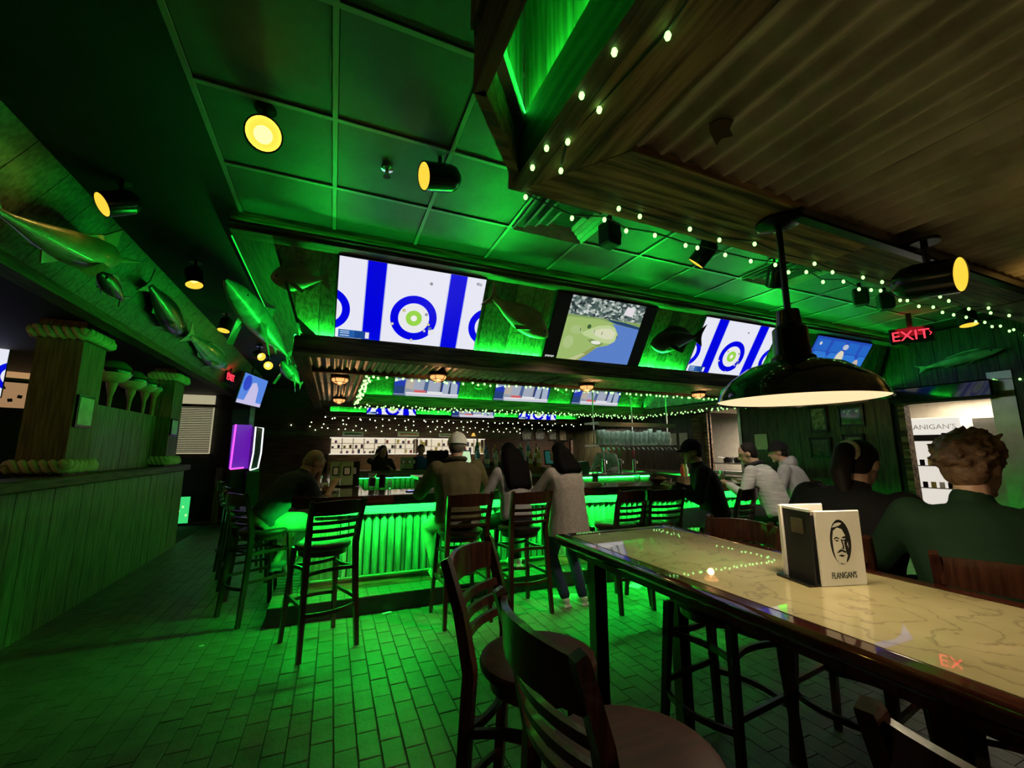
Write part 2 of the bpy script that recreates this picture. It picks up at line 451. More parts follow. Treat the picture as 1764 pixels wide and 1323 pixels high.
MB().bb((-.3, 8.5, 2.28), (7.4, 8.62, 2.5)).build('beam', WD, cn)
MB().bb((-.24, 3.9, 2.31), (.3, 8.5, 2.33)).build('deck', BLACKM, cn)
MB().bb((.3, 3.9, 2.31), (7.3, 4.6, 2.33)).build('deck', BLACKM, cn)
MB().bb((.3, 7.66, 2.31), (7.3, 8.5, 2.33)).build('deck', BLACKM, cn)
MB().bb((6.42, 4.6, 2.31), (7.3, 7.66, 2.33)).build('deck', BLACKM, cn)
# inner far fascia
x = .3
while x < 6.35:
    w_ = .16; a, b = x, x + w_ - .005
    MB().add([(a, 7.56, 2.38), (b, 7.56, 2.38), (b, 7.2, 2.98), (a, 7.2, 2.98), (a, 7.58, 2.39), (b, 7.58, 2.39), (b, 7.22, 2.99), (a, 7.22, 2.99)], [(0, 1, 2, 3), (4, 7, 6, 5), (0, 4, 5, 1), (1, 5, 6, 2), (2, 6, 7, 3), (3, 7, 4, 0)]).build('plank', PLK[random.randrange(4)], cn)
    x += w_
MB().bb((.3, 7.44, 2.36), (6.4, 7.46, 2.402)).build('lip', WD, cn)
MB().bb((.34, 7.535, 2.362), (6.34, 7.547, 2.374)).build('led_strip', LEDFAR, cn)
# right inner fascia, corrugated
corrR = MB(); n = 160
corrR.grid(lambda u, v: (6.4 + .012 * math.sin(u * 2.8 / .075 * 6.283), 4.7 + u * 2.8, 2.36 + v * .6), n, 3)
corrR.build('corrugated_sheet', CORR, cn, True, 80)
# right end of the canopy: curved corrugated return
e = MB()
def endf(u, v):
    a = u * R(75); r = .9 + .014 * math.sin(u * 34 * 2)
    return (7.25 + .3 + r * math.sin(a) * .9, 3.95 - r * math.cos(a) * (.62 - .25 * (1 - v)) + .1, 2.42 + v * .62)
e.grid(endf, 120, 3)
e.build('corrugated_return', CORR, cn, True, 80)
MB().bb((7.3, 3.72, 2.235), (8.2, 3.86, 2.375)).build('beam', WD, cn)
# far screen wall beyond the bar
fw = T('trim_3', 'far boarded fascia with low screens behind the bar', kind='structure')
MB().bb((-.2, 10.05, 2.2), (6.3, 10.25, 2.28)).build('beam', WD, fw)
x = -.1
while x < 6.2:
    MB().bb((x, 10.12, 2.28), (x + .195, 10.16, 2.75)).build('plank', PLK[random.randrange(4)], fw)
    x += .2
MB().bb((-.2, 10.05, 2.28), (6.3, 10.06, 2.31)).build('lip', WD, fw)
MB().bb((-.1, 10.07, 2.281), (6.2, 10.085, 2.293)).build('led_strip', LEDFAR, fw)

# ------------------------------------------------------------------ near canopy over the high table
nc = T('trim_4', 'barn board frame with corrugated ceiling over the high table', kind='structure')
NZ = 2.3
P0 = V((.51, 1.16, NZ)); P1 = V((.26, .85, NZ)); P2 = V((.26, -.6, NZ))
# mitred underside boards
MB().prism([(.51, 1.16), (2.02, 1.16), (2.02, .86), (.74, .86)], NZ, NZ + .03, 'xy').build('board', WBX, nc)
MB().prism([(2.025, 1.16), (3.6, 1.16), (3.6, .86), (2.025, .86)], NZ + .004, NZ + .03, 'xy').build('board', WD, nc)
MB().prism([(3.605, 1.16), (5.6, 1.16), (5.6, .86), (3.605, .86)], NZ, NZ + .03, 'xy').build('board', WD, nc)
MB().prism([(.51, 1.16), (.735, .86), (.735, -2.2), (.51, -2.2)], NZ, NZ + .03, 'xy').build('board', WBY, nc)
# side boards of the frame
MB().bb((.48, -2.2, NZ - .002), (.535, 1.16, NZ + .17)).build('side_board', WDY, nc)
MB().bb((.51, 1.13, NZ + .03), (7.0, 1.165, NZ + .2)).build('side_board', mat('black stained board', (.012, .01, .008), .6), nc)
# light well: return boards on the aisle side
def board(a, b, z0, z1, th, name, m):
    a, b = V(a), V(b); d = (b - a).normalized(); n_ = V((-d.y, d.x, 0)) * th
    MB().add([(a.x, a.y, z0), (b.x, b.y, z0), (b.x, b.y, z1), (a.x, a.y, z1), (a.x + n_.x, a.y + n_.y, z0), (b.x + n_.x, b.y + n_.y, z0), (b.x + n_.x, b.y + n_.y, z1), (a.x + n_.x, a.y + n_.y, z1)], [(0, 1, 2, 3), (4, 7, 6, 5), (0, 4, 5, 1), (1, 5, 6, 2), (2, 6, 7, 3), (3, 7, 4, 0)]).build(name, m, nc)
board(P0, P1, NZ, NZ + .15, .03, 'side_board', WD)
board(P1, P2, NZ, NZ + .15, .03, 'side_board', WDY)
board(P0 + V((.0, -.012, 0)), P1 + V((.012, 0, 0)), NZ + .14, NZ + .185, .05, 'trim_strip', TBAR)  # pale strip colour stands in for the lit band on the lip
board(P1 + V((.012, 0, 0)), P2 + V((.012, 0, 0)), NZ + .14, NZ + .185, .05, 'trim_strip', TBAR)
def planks(a, b, z0, z1, m, step=.15):
    a, b = V(a), V(b); L = (b - a).length; n = int(L / step) or 1
    for i in range(n):
        p, q = a.lerp(b, i / n), a.lerp(b, (i + 1) / n - .004 / L)
        board(p, q, z0, z1, .02, 'plank', m[i % len(m)])
planks(V((.5, 1.13, 0)), V((.26, .86, 0)), NZ + .175, ZC, [PLK[2], PLK[0]])  # darker planks paint the dim, less lit side of the well
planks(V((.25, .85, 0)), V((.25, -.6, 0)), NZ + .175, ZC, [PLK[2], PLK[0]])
planks(V((.54, -.6, 0)), V((.54, 1.12, 0)), NZ + .18, ZC, [PLK[3], PLK[1], PLK[3]])
MB().bb((.502, -.6, NZ + .171), (.514, 1.1, NZ + .18)).build('led_strip', LEDWELL, nc)
# corrugated ceiling panels inside the frame, ribs along the table
for x0, x1 in ((.70, 1.62), (1.58, 2.6), (2.56, 3.6), (3.56, 5.6)):
    corr(x0, x1, -2.2, .9, NZ + .038 + (.006 if x0 in (1.58, 3.56) else 0), .085, .019).build('corrugated_sheet', CORRP, nc, True, 80)
MB().prism([(.89, .69), (.93, .68), (.945, .705), (.975, .72), (.955, .74), (.965, .765), (.935, .75), (.905, .735), (.88, .715)], NZ + .017, NZ + .021, 'xy').build('rust_patch', mat('rust', (.05, .01, .006), .8), nc)
MB().bb((.5, -2.2, NZ + .075), (5.8, 1.15, NZ + .1)).build('deck', BLACKM, nc)
# ------------------------------------------------------------------ screens
def clip(poly, x0, x1, y0, y1):
    def cl(pts, ins, inter):
        out = []
        for i in range(len(pts)):
            a, b = pts[i - 1], pts[i]
            if ins(b):
                if not ins(a): out.append(inter(a, b))
                out.append(b)
            elif ins(a): out.append(inter(a, b))
        return out
    def ix(c): return lambda a, b: (c, a[1] + (b[1] - a[1]) * (c - a[0]) / (b[0] - a[0]))
    def iy(c): return lambda a, b: (a[0] + (b[0] - a[0]) * (c - a[1]) / (b[1] - a[1]), c)
    for ins, it in ((lambda p: p[0] >= x0, ix(x0)), (lambda p: p[0] <= x1, ix(x1)), (lambda p: p[1] >= y0, iy(y0)), (lambda p: p[1] <= y1, iy(y1))):
        if poly: poly = cl(poly, ins, it)
    return poly
SCR = .92
class Pic:      # flat picture on a lit screen, u in 0..1 across, v in 0..1 upward
    def __init__(s, W, H): s.W, s.H = W, H; s.mb = MB(); s.mats = []; s.l = 0
    def mi(s, col):
        if not isinstance(col, tuple): m = col
        else: m = emis('screen colour %.2f %.2f %.2f' % col, col, SCR)
        if m not in s.mats: s.mats.append(m)
        return s.mats.index(m)
    def poly(s, pts, col):
        pts = clip(list(pts), 0, 1, 0, 1)
        if len(pts) < 3: return
        s.l += 1; s.mb.m = s.mi(col); d = -.0001 - .00022 * s.l
        s.mb.add([((p[0] - .5) * s.W, d, p[1] * s.H) for p in pts], [tuple(range(len(pts)))])
    def rect(s, a, b, c, d, col): s.poly([(a, b), (c, b), (c, d), (a, d)], col)
    def disc(s, u, v, r, col, n=36, ry=None, a0=0, a1=360):
        ry = ry or r * s.W / s.H
        s.poly([(u + r * math.cos(R(a0 + (a1 - a0) * k / n)), v + ry * math.sin(R(a0 + (a1 - a0) * k / n))) for k in range(n)], col)
WH, BLU = (.86, .87, .98), (.0, .0, .75)
def curling(p):
    p.rect(0, 0, 1, 1, WH)
    for a in (.175, .735):
        p.rect(a - .006, 0, a + .126, 1, (.45, .5, .8)); p.rect(a, 0, a + .12, 1, BLU)
    for u, v in ((-.06, .37), (.515, .37), (1.07, .37)):
        if u < 0 or u > 1:
            p.disc(u, v, .145, BLU); p.disc(u, v, .095, WH)
        else:
            p.disc(u, v, .165, BLU); p.disc(u, v, .11, (.88, .88, .9)); p.disc(u, v, .057, (.33, .72, .07)); p.disc(u, v, .022, (.95, .95, .9))
    for u, v, c in ((.44, .46, (.75, .7, .2)), (.60, .44, (.3, .3, .35)), (.625, .31, (.75, .72, .3)), (.37, .27, (.8, .75, .6)), (.515, .08, (.85, .8, .6)), (.605, .84, (.3, .3, .3)), (.6, .22, (.7, .7, .8))):
        p.disc(u, v, .011, (.25, .25, .3), 14); p.disc(u, v, .008, c, 14)
    p.rect(.63, .18, .675, .25, (.85, .85, .85)); p.rect(.625, .24, .65, .28, (.1, .15, .4))
    p.rect(.02, .03, .125, .13, (.02, .12, .42)); p.rect(.125, .03, .19, .13, (.01, .07, .3)); p.rect(.19, .03, .225, .13, (.03, .03, .45)); p.rect(.195, .04, .22, .12, (.85, .85, .9))
    for v in (.05, .08, .105): p.rect(.03, v, .09, v + .012, (.5, .65, .85))
    p.disc(.94, .93, .012, (.4, .4, .45), 12); p.disc(.96, .925, .012, (.5, .5, .55), 12)
CROWD = None
def crowd():
    global CROWD
    if CROWD: return CROWD
    m, nt, b = new_mat('screen crowd'); tc = nt.nodes.new('ShaderNodeTexCoord')
    vo = nt.nodes.new('ShaderNodeTexVoronoi'); vo.inputs['Scale'].default_value = 26
    mp = nt.nodes.new('ShaderNodeMapping'); mp.inputs['Scale'].default_value = (1, 1, 1.6)
    nt.links.new(tc.outputs['Object'], mp.inputs[0]); nt.links.new(mp.outputs[0], vo.inputs['Vector'])
    rp = nt.nodes.new('ShaderNodeValToRGB'); e = rp.color_ramp.elements
    e[0].color = (.02, .03, .04, 1); e[1].color = (.75, .8, .75, 1); x = e.new(.45); x.color = (.1, .16, .14, 1)
    sp = nt.nodes.new('ShaderNodeSeparateColor'); nt.links.new(vo.outputs['Color'], sp.inputs[0]); nt.links.new(sp.outputs[0], rp.inputs[0])
    nt.links.new(rp.outputs[0], b.inputs['Emission Color']); b.inputs['Emission Strength'].default_value = SCR; b.inputs['Base Color'].default_value = (.02, .02, .02, 1)
    CROWD = m
    return m
def golf(p):
    p.rect(0, 0, 1, 1, (.002, .002, .002))
    a, b = .13, .87
    G1, G2, W1 = (.36, .52, .16), (.55, .68, .32), (.11, .23, .62)
    p.rect(a, 0, b, 1, G1)
    p.rect(a, .72, b, 1, crowd())
    p.poly([(a, .72), (b, .72), (b, .6), (.62, .66), (.45, .7), (a, .68)], (.25, .38, .12))
    p.poly([(b, .62), (.62, .66), (.55, .69), (.5, .72), (.7, .70), (b, .66)], (.02, .06, .16))
    p.poly([(b, .62), (b, 0), (.33, 0), (.40, .10), (.46, .2), (.5, .26), (.6, .31), (.66, .40), (.67, .5), (.62, .6), (.58, .66)], W1)
    p.poly([(.655, .38), (.66, .5), (.62, .6), (.55, .63), (.45, .6), (.36, .52), (.3, .46), (.34, .42), (.45, .38), (.55, .34), (.62, .34)], G2)
    p.poly([(.63, .42), (.64, .52), (.58, .58), (.48, .56), (.4, .5), (.45, .44), (.55, .4)], (.72, .75, .5))
    p.poly([(.5, .27), (.44, .3), (.38, .36), (.42, .39), (.48, .36), (.55, .33), (.52, .28)], (.22, .34, .1))
    p.disc(.47, .335, .05, (.85, .85, .75), 20, .03)
    p.poly([(.32, 0), (.4, .1), (.46, .2), (.49, .26), (.46, .27), (.38, .16), (.22, 0)], (.3, .36, .1))
    p.poly([(.3, 0), (.4, .14), (.36, .14), (.22, 0)], (.55, .6, .3))
    p.disc(.25, .5, .06, (.42, .56, .22), 20, .07); p.disc(.2, .3, .05, (.44, .58, .24), 20, .1)
    for u, v in ((.42, .48), (.5, .47), (.28, .49), (.66, .44)): p.rect(u, v, u + .006, v + .045, (.05, .05, .06))
    p.disc(.36, .57, .02, (.05, .12, .04), 10)
    p.poly([(.66, .82), (.76, .8), (.76, .93), (.68, .95)], (.8, .75, .78))
    for i in range(6): p.rect(.02 + i * .014, .035 + (i % 2) * .006, .03 + i * .014, .065, (.7, .7, .72))
def news(p):
    p.rect(0, 0, 1, 1, (.02, .03, .45))
    p.poly([(0, .4), (.16, .5), (.16, .62), (0, .7)], (.45, .55, .75)); p.rect(0, .05, .16, .3, (.02, .04, .2))
    p.rect(.16, .08, .7, 1, (.32, .33, .42))
    p.poly([(.3, .1), (.66, .1), (.7, .6), (.62, 1), (.3, 1), (.26, .5)], (.38, .4, .52))
    p.poly([(.44, .1), (.5, .1), (.53, .95), (.47, .95)], (.08, .12, .3))
    p.poly([(.16, .25), (.28, .2), (.3, .55), (.2, .6)], (.5, .42, .38)); p.disc(.2, .62, .03, (.45, .3, .25), 16)
    p.poly([(.7, .08), (.72, .08), (.73, 1), (.7, 1)], (.03, .03, .05))
    p.rect(.73, .08, 1, 1, (.02, .02, .4))
    p.poly([(.73, .08), (.98, .08), (.97, .42), (.9, .52), (.8, .52), (.74, .42)], (.4, .45, .6))
    p.poly([(.83, .1), (.87, .1), (.86, .48), (.84, .48)], (.03, .04, .12))
    p.disc(.85, .66, .04, (.55, .42, .38), 20, .12); p.disc(.85, .75, .042, (.3, .25, .22), 16, .05)
    p.rect(.18, .075, 1, .13, (.8, .78, .8)); p.rect(0, .0, 1, .07, (.62, .6, .75)); p.rect(.3, .13, .48, .2, (.7, .1, .12)); p.rect(.5, .13, .74, .18, (.8, .8, .85)); p.rect(0, 0, .18, .06, (.1, .1, .3))
def seats(p):
    p.rect(0, 0, 1, 1, (.02, .08, .5))
    for i in range(4):
        p.poly([(.05 + i * .27, .2), (.27 + i * .27, .2), (.29 + i * .27, .62), (.24 + i * .27, .7), (.07 + i * .27, .7), (.03 + i * .27, .62)], (.03, .2, .7))
        p.poly([(.02 + i * .27, .72), (.25 + i * .27, .72), (.25 + i * .27, .95), (.04 + i * .27, .95)], (.02, .14, .6))
    p.disc(.52, .6, .07, (.75, .7, .55), 20, .17); p.poly([(.38, .05), (.68, .05), (.64, .35), (.56, .45), (.48, .45), (.4, .33)], (.8, .78, .7))
    p.disc(.86, .45, .06, (.6, .5, .4), 20, .18); p.poly([(.74, .0), (1, .0), (.98, .25), (.8, .3)], (.3, .3, .4)); p.disc(.1, .86, .02, (.7, .7, .75), 10); p.disc(.55, .85, .05, (.5, .55, .7), 12, .06)
def tv(label, loc, W, draw, rot=(TA, 0, 0), group='screens above the bar', H=None, pole=0):
    H = H or W * 9 / 16
    t = T('television', label, 'television', loc, rot=rot, group=group)
    MB().cbox((0, .03, H / 2), (W + .024, .05, H + .024), .006).build('housing', PLASTIC, t)
    p = Pic(W, H); draw(p); p.mb.build('screen', p.mats, t)
    MB().box((0, .06, H / 2), (W * .4, .03, H * .4)).build('wall_mount', BLACKM, t)
    if pole: MB().tube([(0, .08, H * .5), (0, .08 + pole * .1, H * .5 + pole)], .02, 8).build('ceiling_pole', BLACKM, t)
    return t
def on_fascia(px, py, y=3.73): return at(px, py, 1, y)
YB, ZB, TW = 3.735, 2.385, 1.22
for xx, dr, lb in ((.57, curling, 'large screen showing curling rings, leftmost of the front canopy row'), (2.53, golf, 'large screen showing a golf green beside water with black side bars'), (4.46, curling, 'large screen showing curling rings, partly behind the pendant lamp'), (6.46, seats, 'screen showing people in blue stadium seats at the canopy end')):
    tv(lb, (xx, YB, ZB), TW, dr)
for xx, lb in ((1.5, 'inner news screen with two suited men, leftmost of three'), (3.37, 'inner news screen with two suited men, middle of three'), (5.1, 'inner news screen with two suited men, rightmost of three')):
    tv(lb, (xx, 7.5, 2.40), 1.16, news, (R(31), 0, 0), 'inner news screens')
for xx, dr, lb in ((1.22, curling, 'far low screen with curling, leftmost below the inner strings'), (3.2, news, 'far low screen with news, between the two curling screens'), (5.0, curling, 'far low screen with curling, nearest the mug rack')):
    tv(lb, (xx, 10.03, 2.27), 1.1, dr, (R(8), 0, 0), 'far low screens', .42)
def skyblue(p):
    p.rect(0, 0, 1, 1, (.1, .25, .8)); p.poly([(.25, .1), (.75, .1), (.7, .6), (.55, .8), (.4, .75)], (.6, .55, .85)); p.rect(0, 0, 1, .12, (.6, .55, .85)); p.disc(.2, .7, .15, (.03, .06, .6), 14)
tv('tilted blue and violet screen on the far aisle wall', (-1.55, 9.4, 2.32), 1.0, skyblue, (R(12), 0, R(76)), 'aisle screens', None, .56)
tv('bright white and blue screen cut by the picture edge in the booths', at(5, 684, 0, -3.6) - V((.857, .515, 0)) * .62, 1.2, curling, (R(4), 0, R(31)), 'aisle screens', None, .46)

# ------------------------------------------------------------------ mounted fish
FISHM = {'brown': mat('fish brown skin', (.48, .28, .17), .35, bump=.3, bscale=120, coat=.3, col2=(.3, .165, .10)), 'green': mat('fish olive skin', (.28, .25, .12), .3, bump=.3, bscale=120, coat=.4), 'dark': mat('fish dark skin', (.03, .02, .018), .3, bump=.3, bscale=100, coat=.4),
         'grey': mat('fish grey skin', (.25, .27, .25), .35, bump=.2, bscale=80, coat=.3, col2=(.1, .11, .1)), 'pale': mat('fish pale belly', (.5, .52, .45), .35, coat=.3)}
def fish(label, head, tail, up, hgt, thick, skin, kind='snapper', group='mounted fish', curve=0.0):
    head, tail = V(head), V(tail); X = (head - tail); L = X.length; X.normalize(); up = V(up); up = (up - X * up.dot(X)).normalized(); Yv = up.cross(X)
    t = T('mounted_fish', label, 'fish', group=group)
    t.matrix_world = Matrix(((X.x, Yv.x, up.x, tail.x), (X.y, Yv.y, up.y, tail.y), (X.z, Yv.z, up.z, tail.z), (0, 0, 0, 1)))
    sm, fin = FISHM[skin], FISHM[skin]
    prof = {'snapper': [(.16, .16), (.22, .20), (.35, .5), (.5, .8), (.65, 1.0), (.78, .98), (.88, .75), (.95, .45), (1.0, .12)],
            'long': [(.1, .2), (.2, .35), (.35, .7), (.5, .95), (.65, 1.0), (.78, .9), (.88, .65), (.95, .4), (1.0, .1)],
            'marlin': [(.08, .12), (.16, .2), (.3, .55), (.45, .85), (.58, 1.0), (.68, .9), (.74, .55), (.8, .22), (.9, .1), (1.0, .03)],
            'shark': [(.1, .1), (.2, .25), (.35, .55), (.5, .85), (.65, 1.0), (.78, .92), (.88, .7), (.95, .4), (1.0, .08)]}[kind]
    mb = MB(); n = 14; rings = []
    def cz(u): return curve * math.sin(u * math.pi) * L
    for u, h in prof:
        rings.append([V((u * L, thick / 2 * min(1, h * 1.1) * math.cos(2 * math.pi * k / n), cz(u) + hgt / 2 * h * math.sin(2 * math.pi * k / n))) for k in range(n)])
    mb.loft(rings); mb.build('body', sm, t, True, 70)
    hh = hgt / 2
    def finp(name, pts, th=.008, y=0, rx=0):
        m_ = MB().prism([(a * L, b * hh + cz(a)) for a, b in pts], y - th / 2, y + th / 2, 'xz'); o = m_.build(name, fin, t)
        if rx: o.rotation_euler = (rx, 0, 0)
        return o
    u0, h0 = prof[0]
    if kind in ('snapper', 'long'):
        finp('tail_fin', [(u0 + .05, .2), (u0 + .05, -.2), (.02, -.95), (.06, -.2), (.06, .2), (.0, .95)])
        finp('dorsal_fin', [(.3, .35), (.42, .95), (.5, 1.08), (.6, 1.22), (.7, 1.25), (.8, 1.0), (.7, .8), (.5, .6)])
        finp('anal_fin', [(.3, -.35), (.36, -.95), (.48, -.85), (.46, -.6)])
        finp('pelvic_fin', [(.66, -.9), (.56, -1.35), (.6, -1.3), (.7, -.9)])
    elif kind == 'marlin':
        finp('tail_fin', [(.12, .1), (.12, -.1), (.0, -1.3), (.06, -.1), (.06, .1), (.0, 1.3)])
        finp('dorsal_fin', [(.35, .6), (.5, .95), (.6, 1.3), (.68, 1.9), (.72, .7), (.6, .8)])
        finp('anal_fin', [(.34, -.55), (.38, -1.2), (.46, -.8)])
    else:
        finp('tail_fin', [(.13, .1), (.13, -.1), (.02, -.7), (.06, .1), (-.04, 1.5), (.02, 1.4)])
        finp('dorsal_fin', [(.52, .8), (.56, 1.7), (.53, 1.8), (.68, .9)], .012)
        finp('anal_fin', [(.3, -.4), (.27, -.8), (.36, -.5)])
    pl = .2 * L if kind != 'shark' else .12 * L
    px_ = .66 if kind != 'marlin' else .6
    for s in (-1, 1):
        yv = s * thick * .46
        MB().add([(px_ * L, yv, -.1 * hh + cz(px_)), ((px_ + .06) * L, yv, -.3 * hh + cz(px_)), (px_ * L - pl * .75, yv + s * thick * .55, (-2.3 if kind == 'shark' else -.9) * hh + cz(px_)), (px_ * L - pl, yv + s * thick * .4, (-2.2 if kind == 'shark' else -.75) * hh + cz(px_)), (px_ * L, yv * .9, -.16 * hh + cz(px_)), ((px_ + .06) * L, yv * .9, -.36 * hh + cz(px_))],
                 [(0, 1, 2, 3), (4, 3, 2, 5), (0, 3, 4), (1, 5, 2), (0, 4, 5, 1)]).build('pectoral_fin', fin, t)
        ue = .89 if kind != 'marlin' else .71
        MB().ell((ue * L, s * thick * .33, .22 * hh + cz(ue)), (.011, .008, .011), 8).build('eye', BLACK, t)
    sg = 1 if Yv.dot((head + tail) / 2 - V((0, 0, EYE))) > 0 else -1
    MB().ell((.5 * L, sg * thick * .56, cz(.5)), (.045, .05, .045), 8).build('mounting_peg', BLACKM, t)
    return t
def fa(px, py, off=.085):      # point near the front fascia plane seen at a pixel
    n_ = V((0, -.839, -.544)); p0 = V((0, 3.775, 2.40)) + n_ * off
    q = at(px, py, 1, 1.0) - V((0, 0, EYE)); o = V((0, 0, EYE))
    return o + q * ((p0 - o).dot(n_) / q.dot(n_))
UPF = (0, -.544, .839)
fish('olive mounted fish with pale belly, left of the first curling screen', fa(466, 478), fa(572, 482), UPF, .2, .09, 'green', 'snapper', 'fish on the front fascia')
fish('long brown mounted fish diving between curling and golf screens', fa(944, 580), fa(838, 505), UPF, .24, .1, 'brown', 'long', 'fish on the front fascia')
fish('dark deep-bodied mounted fish between golf and second curling screen', fa(1121, 592), fa(1214, 578), UPF, .28, .1, 'dark', 'snapper', 'fish on the front fascia')
def sp(px, py, x): return at(px, py, 0, x)
fish('huge marlin with long bill, nearest on the left soffit', sp(245, 452, -1.55), sp(-60, 330, -1.45), (.4, 0, .9), .24, .16, 'green', 'marlin', 'fish on the left soffit', -.04)
fish('blunt dark fish below the marlin bill on the left soffit', sp(170, 470, -1.5), sp(215, 520, -1.55), (.5, .1, .8), .12, .07, 'dark', 'long', 'fish on the left soffit')
fish('slim spotted fish with raised tail, middle of the left soffit', sp(312, 575, -1.72), sp(250, 480, -1.6), (.4, .3, .8), .26, .12, 'dark', 'long', 'fish on the left soffit')
fish('grey green fish nearest the red exit sign on the left soffit', sp(390, 636, -1.75), sp(318, 570, -1.68), (.4, .2, .8), .28, .12, 'grey', 'long', 'fish on the left soffit')
fish('grey shark hung beneath the left edge of the canopy', (-.86, 3.75, 2.78), (-.62, 6.6, 2.72), (.35, 0, .93), .27, .22, 'grey', 'shark', 'sharks by the canopy')
fish('smaller far shark hung beneath the left edge of the canopy', (-.75, 6.75, 2.72), (-.58, 8.4, 2.6), (.35, 0, .93), .22, .18, 'grey', 'shark', 'sharks by the canopy')
for (hx, tx), lb in (((2.35, 2.75), 'small mounted fish between the left and middle news screens'), ((4.45, 4.05), 'small mounted fish between the middle and right news screens'), ((6.2, 5.75), 'small mounted fish right of the last news screen')):
    fish(lb, (hx, 7.36, 2.62), (tx, 7.32, 2.70), (0, -.5, .85), .15, .07, 'green', 'snapper', 'fish on the inner fascia')
fish('small mounted fish left of the first news screen', (.42, 7.34, 2.68), (.8, 7.32, 2.66), (0, -.5, .85), .13, .07, 'green', 'snapper', 'fish on the inner fascia')
fish('slim grey fish on the right wall beneath the exit sign', (7.7, 2.3, 2.72), (7.72, 3.2, 2.6), (-.2, 0, 1), .14, .08, 'grey', 'long', 'fish on the right wall')

# ------------------------------------------------------------------ ceiling fittings
AMB = (1.0, .62, .12)
def can_light(label, loc, aim, r=.075, L=.19, power=6, drop=.09, group='yellow can spotlights', col=AMB, spot=95):
    loc = V(loc); aim = V(aim).normalized()
    t = T('can_light', label, 'spotlight', loc, group=group)
    q = aim.to_track_quat('Z', 'Y').to_matrix()
    mb = MB(); mb.lathe([(.018, -L * .55), (r * .55, -L * .55), (r * .9, -L * .42), (r, -L * .25), (r, L * .45), (r * .93, L * .45), (r * .93, L * .1)], 24, M=q, cap=True)
    mb.build('housing', BLACK, t, True)
    MB().lathe([(r * .915, L * .44), (r * .8, L * .22), (r * .5, L * .1), (.01, L * .06)], 24, M=q, cap=False).build('reflector', emis('amber reflector', (1.0, .62, .05), 1.1), t, True)
    MB().lathe([(.02, L * .06), (r * .5, L * .12), (r * .42, L * .2), (.004, L * .24)], 16, M=q).build('bulb', emis('amber bulb', (1.0, .8, .12), 4.0), t, True)
    MB().tube([(0, 0, r * .8), (0, 0, drop + .06)], .012, 8).build('stem', BLACK, t)
    MB().lathe([(.05, drop + .05), (.05, drop + .065)], 20).build('canopy', BLACK, t, True)
    lamp('can_glow', 'SPOT', aim * (L * .3), power * .2, col, t, .03, aim.to_track_quat('-Z', 'Y').to_euler(), spot, .6)
    return t
can_light('yellow can spotlight facing the viewer, alone on the dark ceiling', at(453, 233, 2, 2.98), V((.35, -1.6, -.95)), .082, .2, 7)
can_light('black can spotlight turned sideways beside the barn board frame', at(757, 306, 2, 3.0), V((-1, -.2, -.3)), .078, .22, 5)
can_light('can spotlight glowing above the marlin', at(205, 350, 2, 2.98), V((-.75, -.55, -.62)), .075, .2, 6)
can_light('can spotlight half hidden by the string lights behind the board frame', at(1212, 437, 2, 2.97), V((-.8, 1.5, -1.75)), .07, .2, 700, col=(1, .82, .6), spot=52)
can_light('can spotlight behind the pendant stem', at(1336, 475, 2, 2.97), V((.9, 1.1, -1.7)), .07, .2, 600, col=(1, .85, .68), spot=46)
can_light('can spotlight near the exit sign', at(1666, 548, 2, 2.97), V((-.1, -.1, -1)), .085, .2, 5)
can_light('can spotlight high above the sharks', at(334, 478, 2, 2.98), V((.2, -.25, -1)), .07, .18, 5)
can_light('can spotlight below the shark nose', at(388, 560, 2, 2.98), V((-.1, -.25, -1)), .07, .18, 4)
can_light('far can spotlight, upper one of the pair by the blue screen', at(446, 612, 2, 2.96), V((.7, -.8, -.5)), .07, .18, 3)
can_light('far can spotlight, lower one of the pair by the blue screen', at(461, 629, 2, 2.96), V((.3, -1, -.3)), .08, .18, 3)
# track under the board frame
tk = T('track_light', 'black ceiling track with one yellow spotlight over the high table', 'track light')
MB().cbox((2.9, .86, 2.275), (2.9, .045, .04), .006).build('track_bar', BLACK, tk)
can_light('track spotlight glowing yellow toward the side wall', (2.14, .80, 2.12), V((.02, -.8, -.12)), .07, .2, 3, .1)
lamp('track_wash', 'SPOT', (3.15, .55, 1.75), 14.0, (1, .6, .15), tk, .05, (R(180), 0, 0), 70, .8)
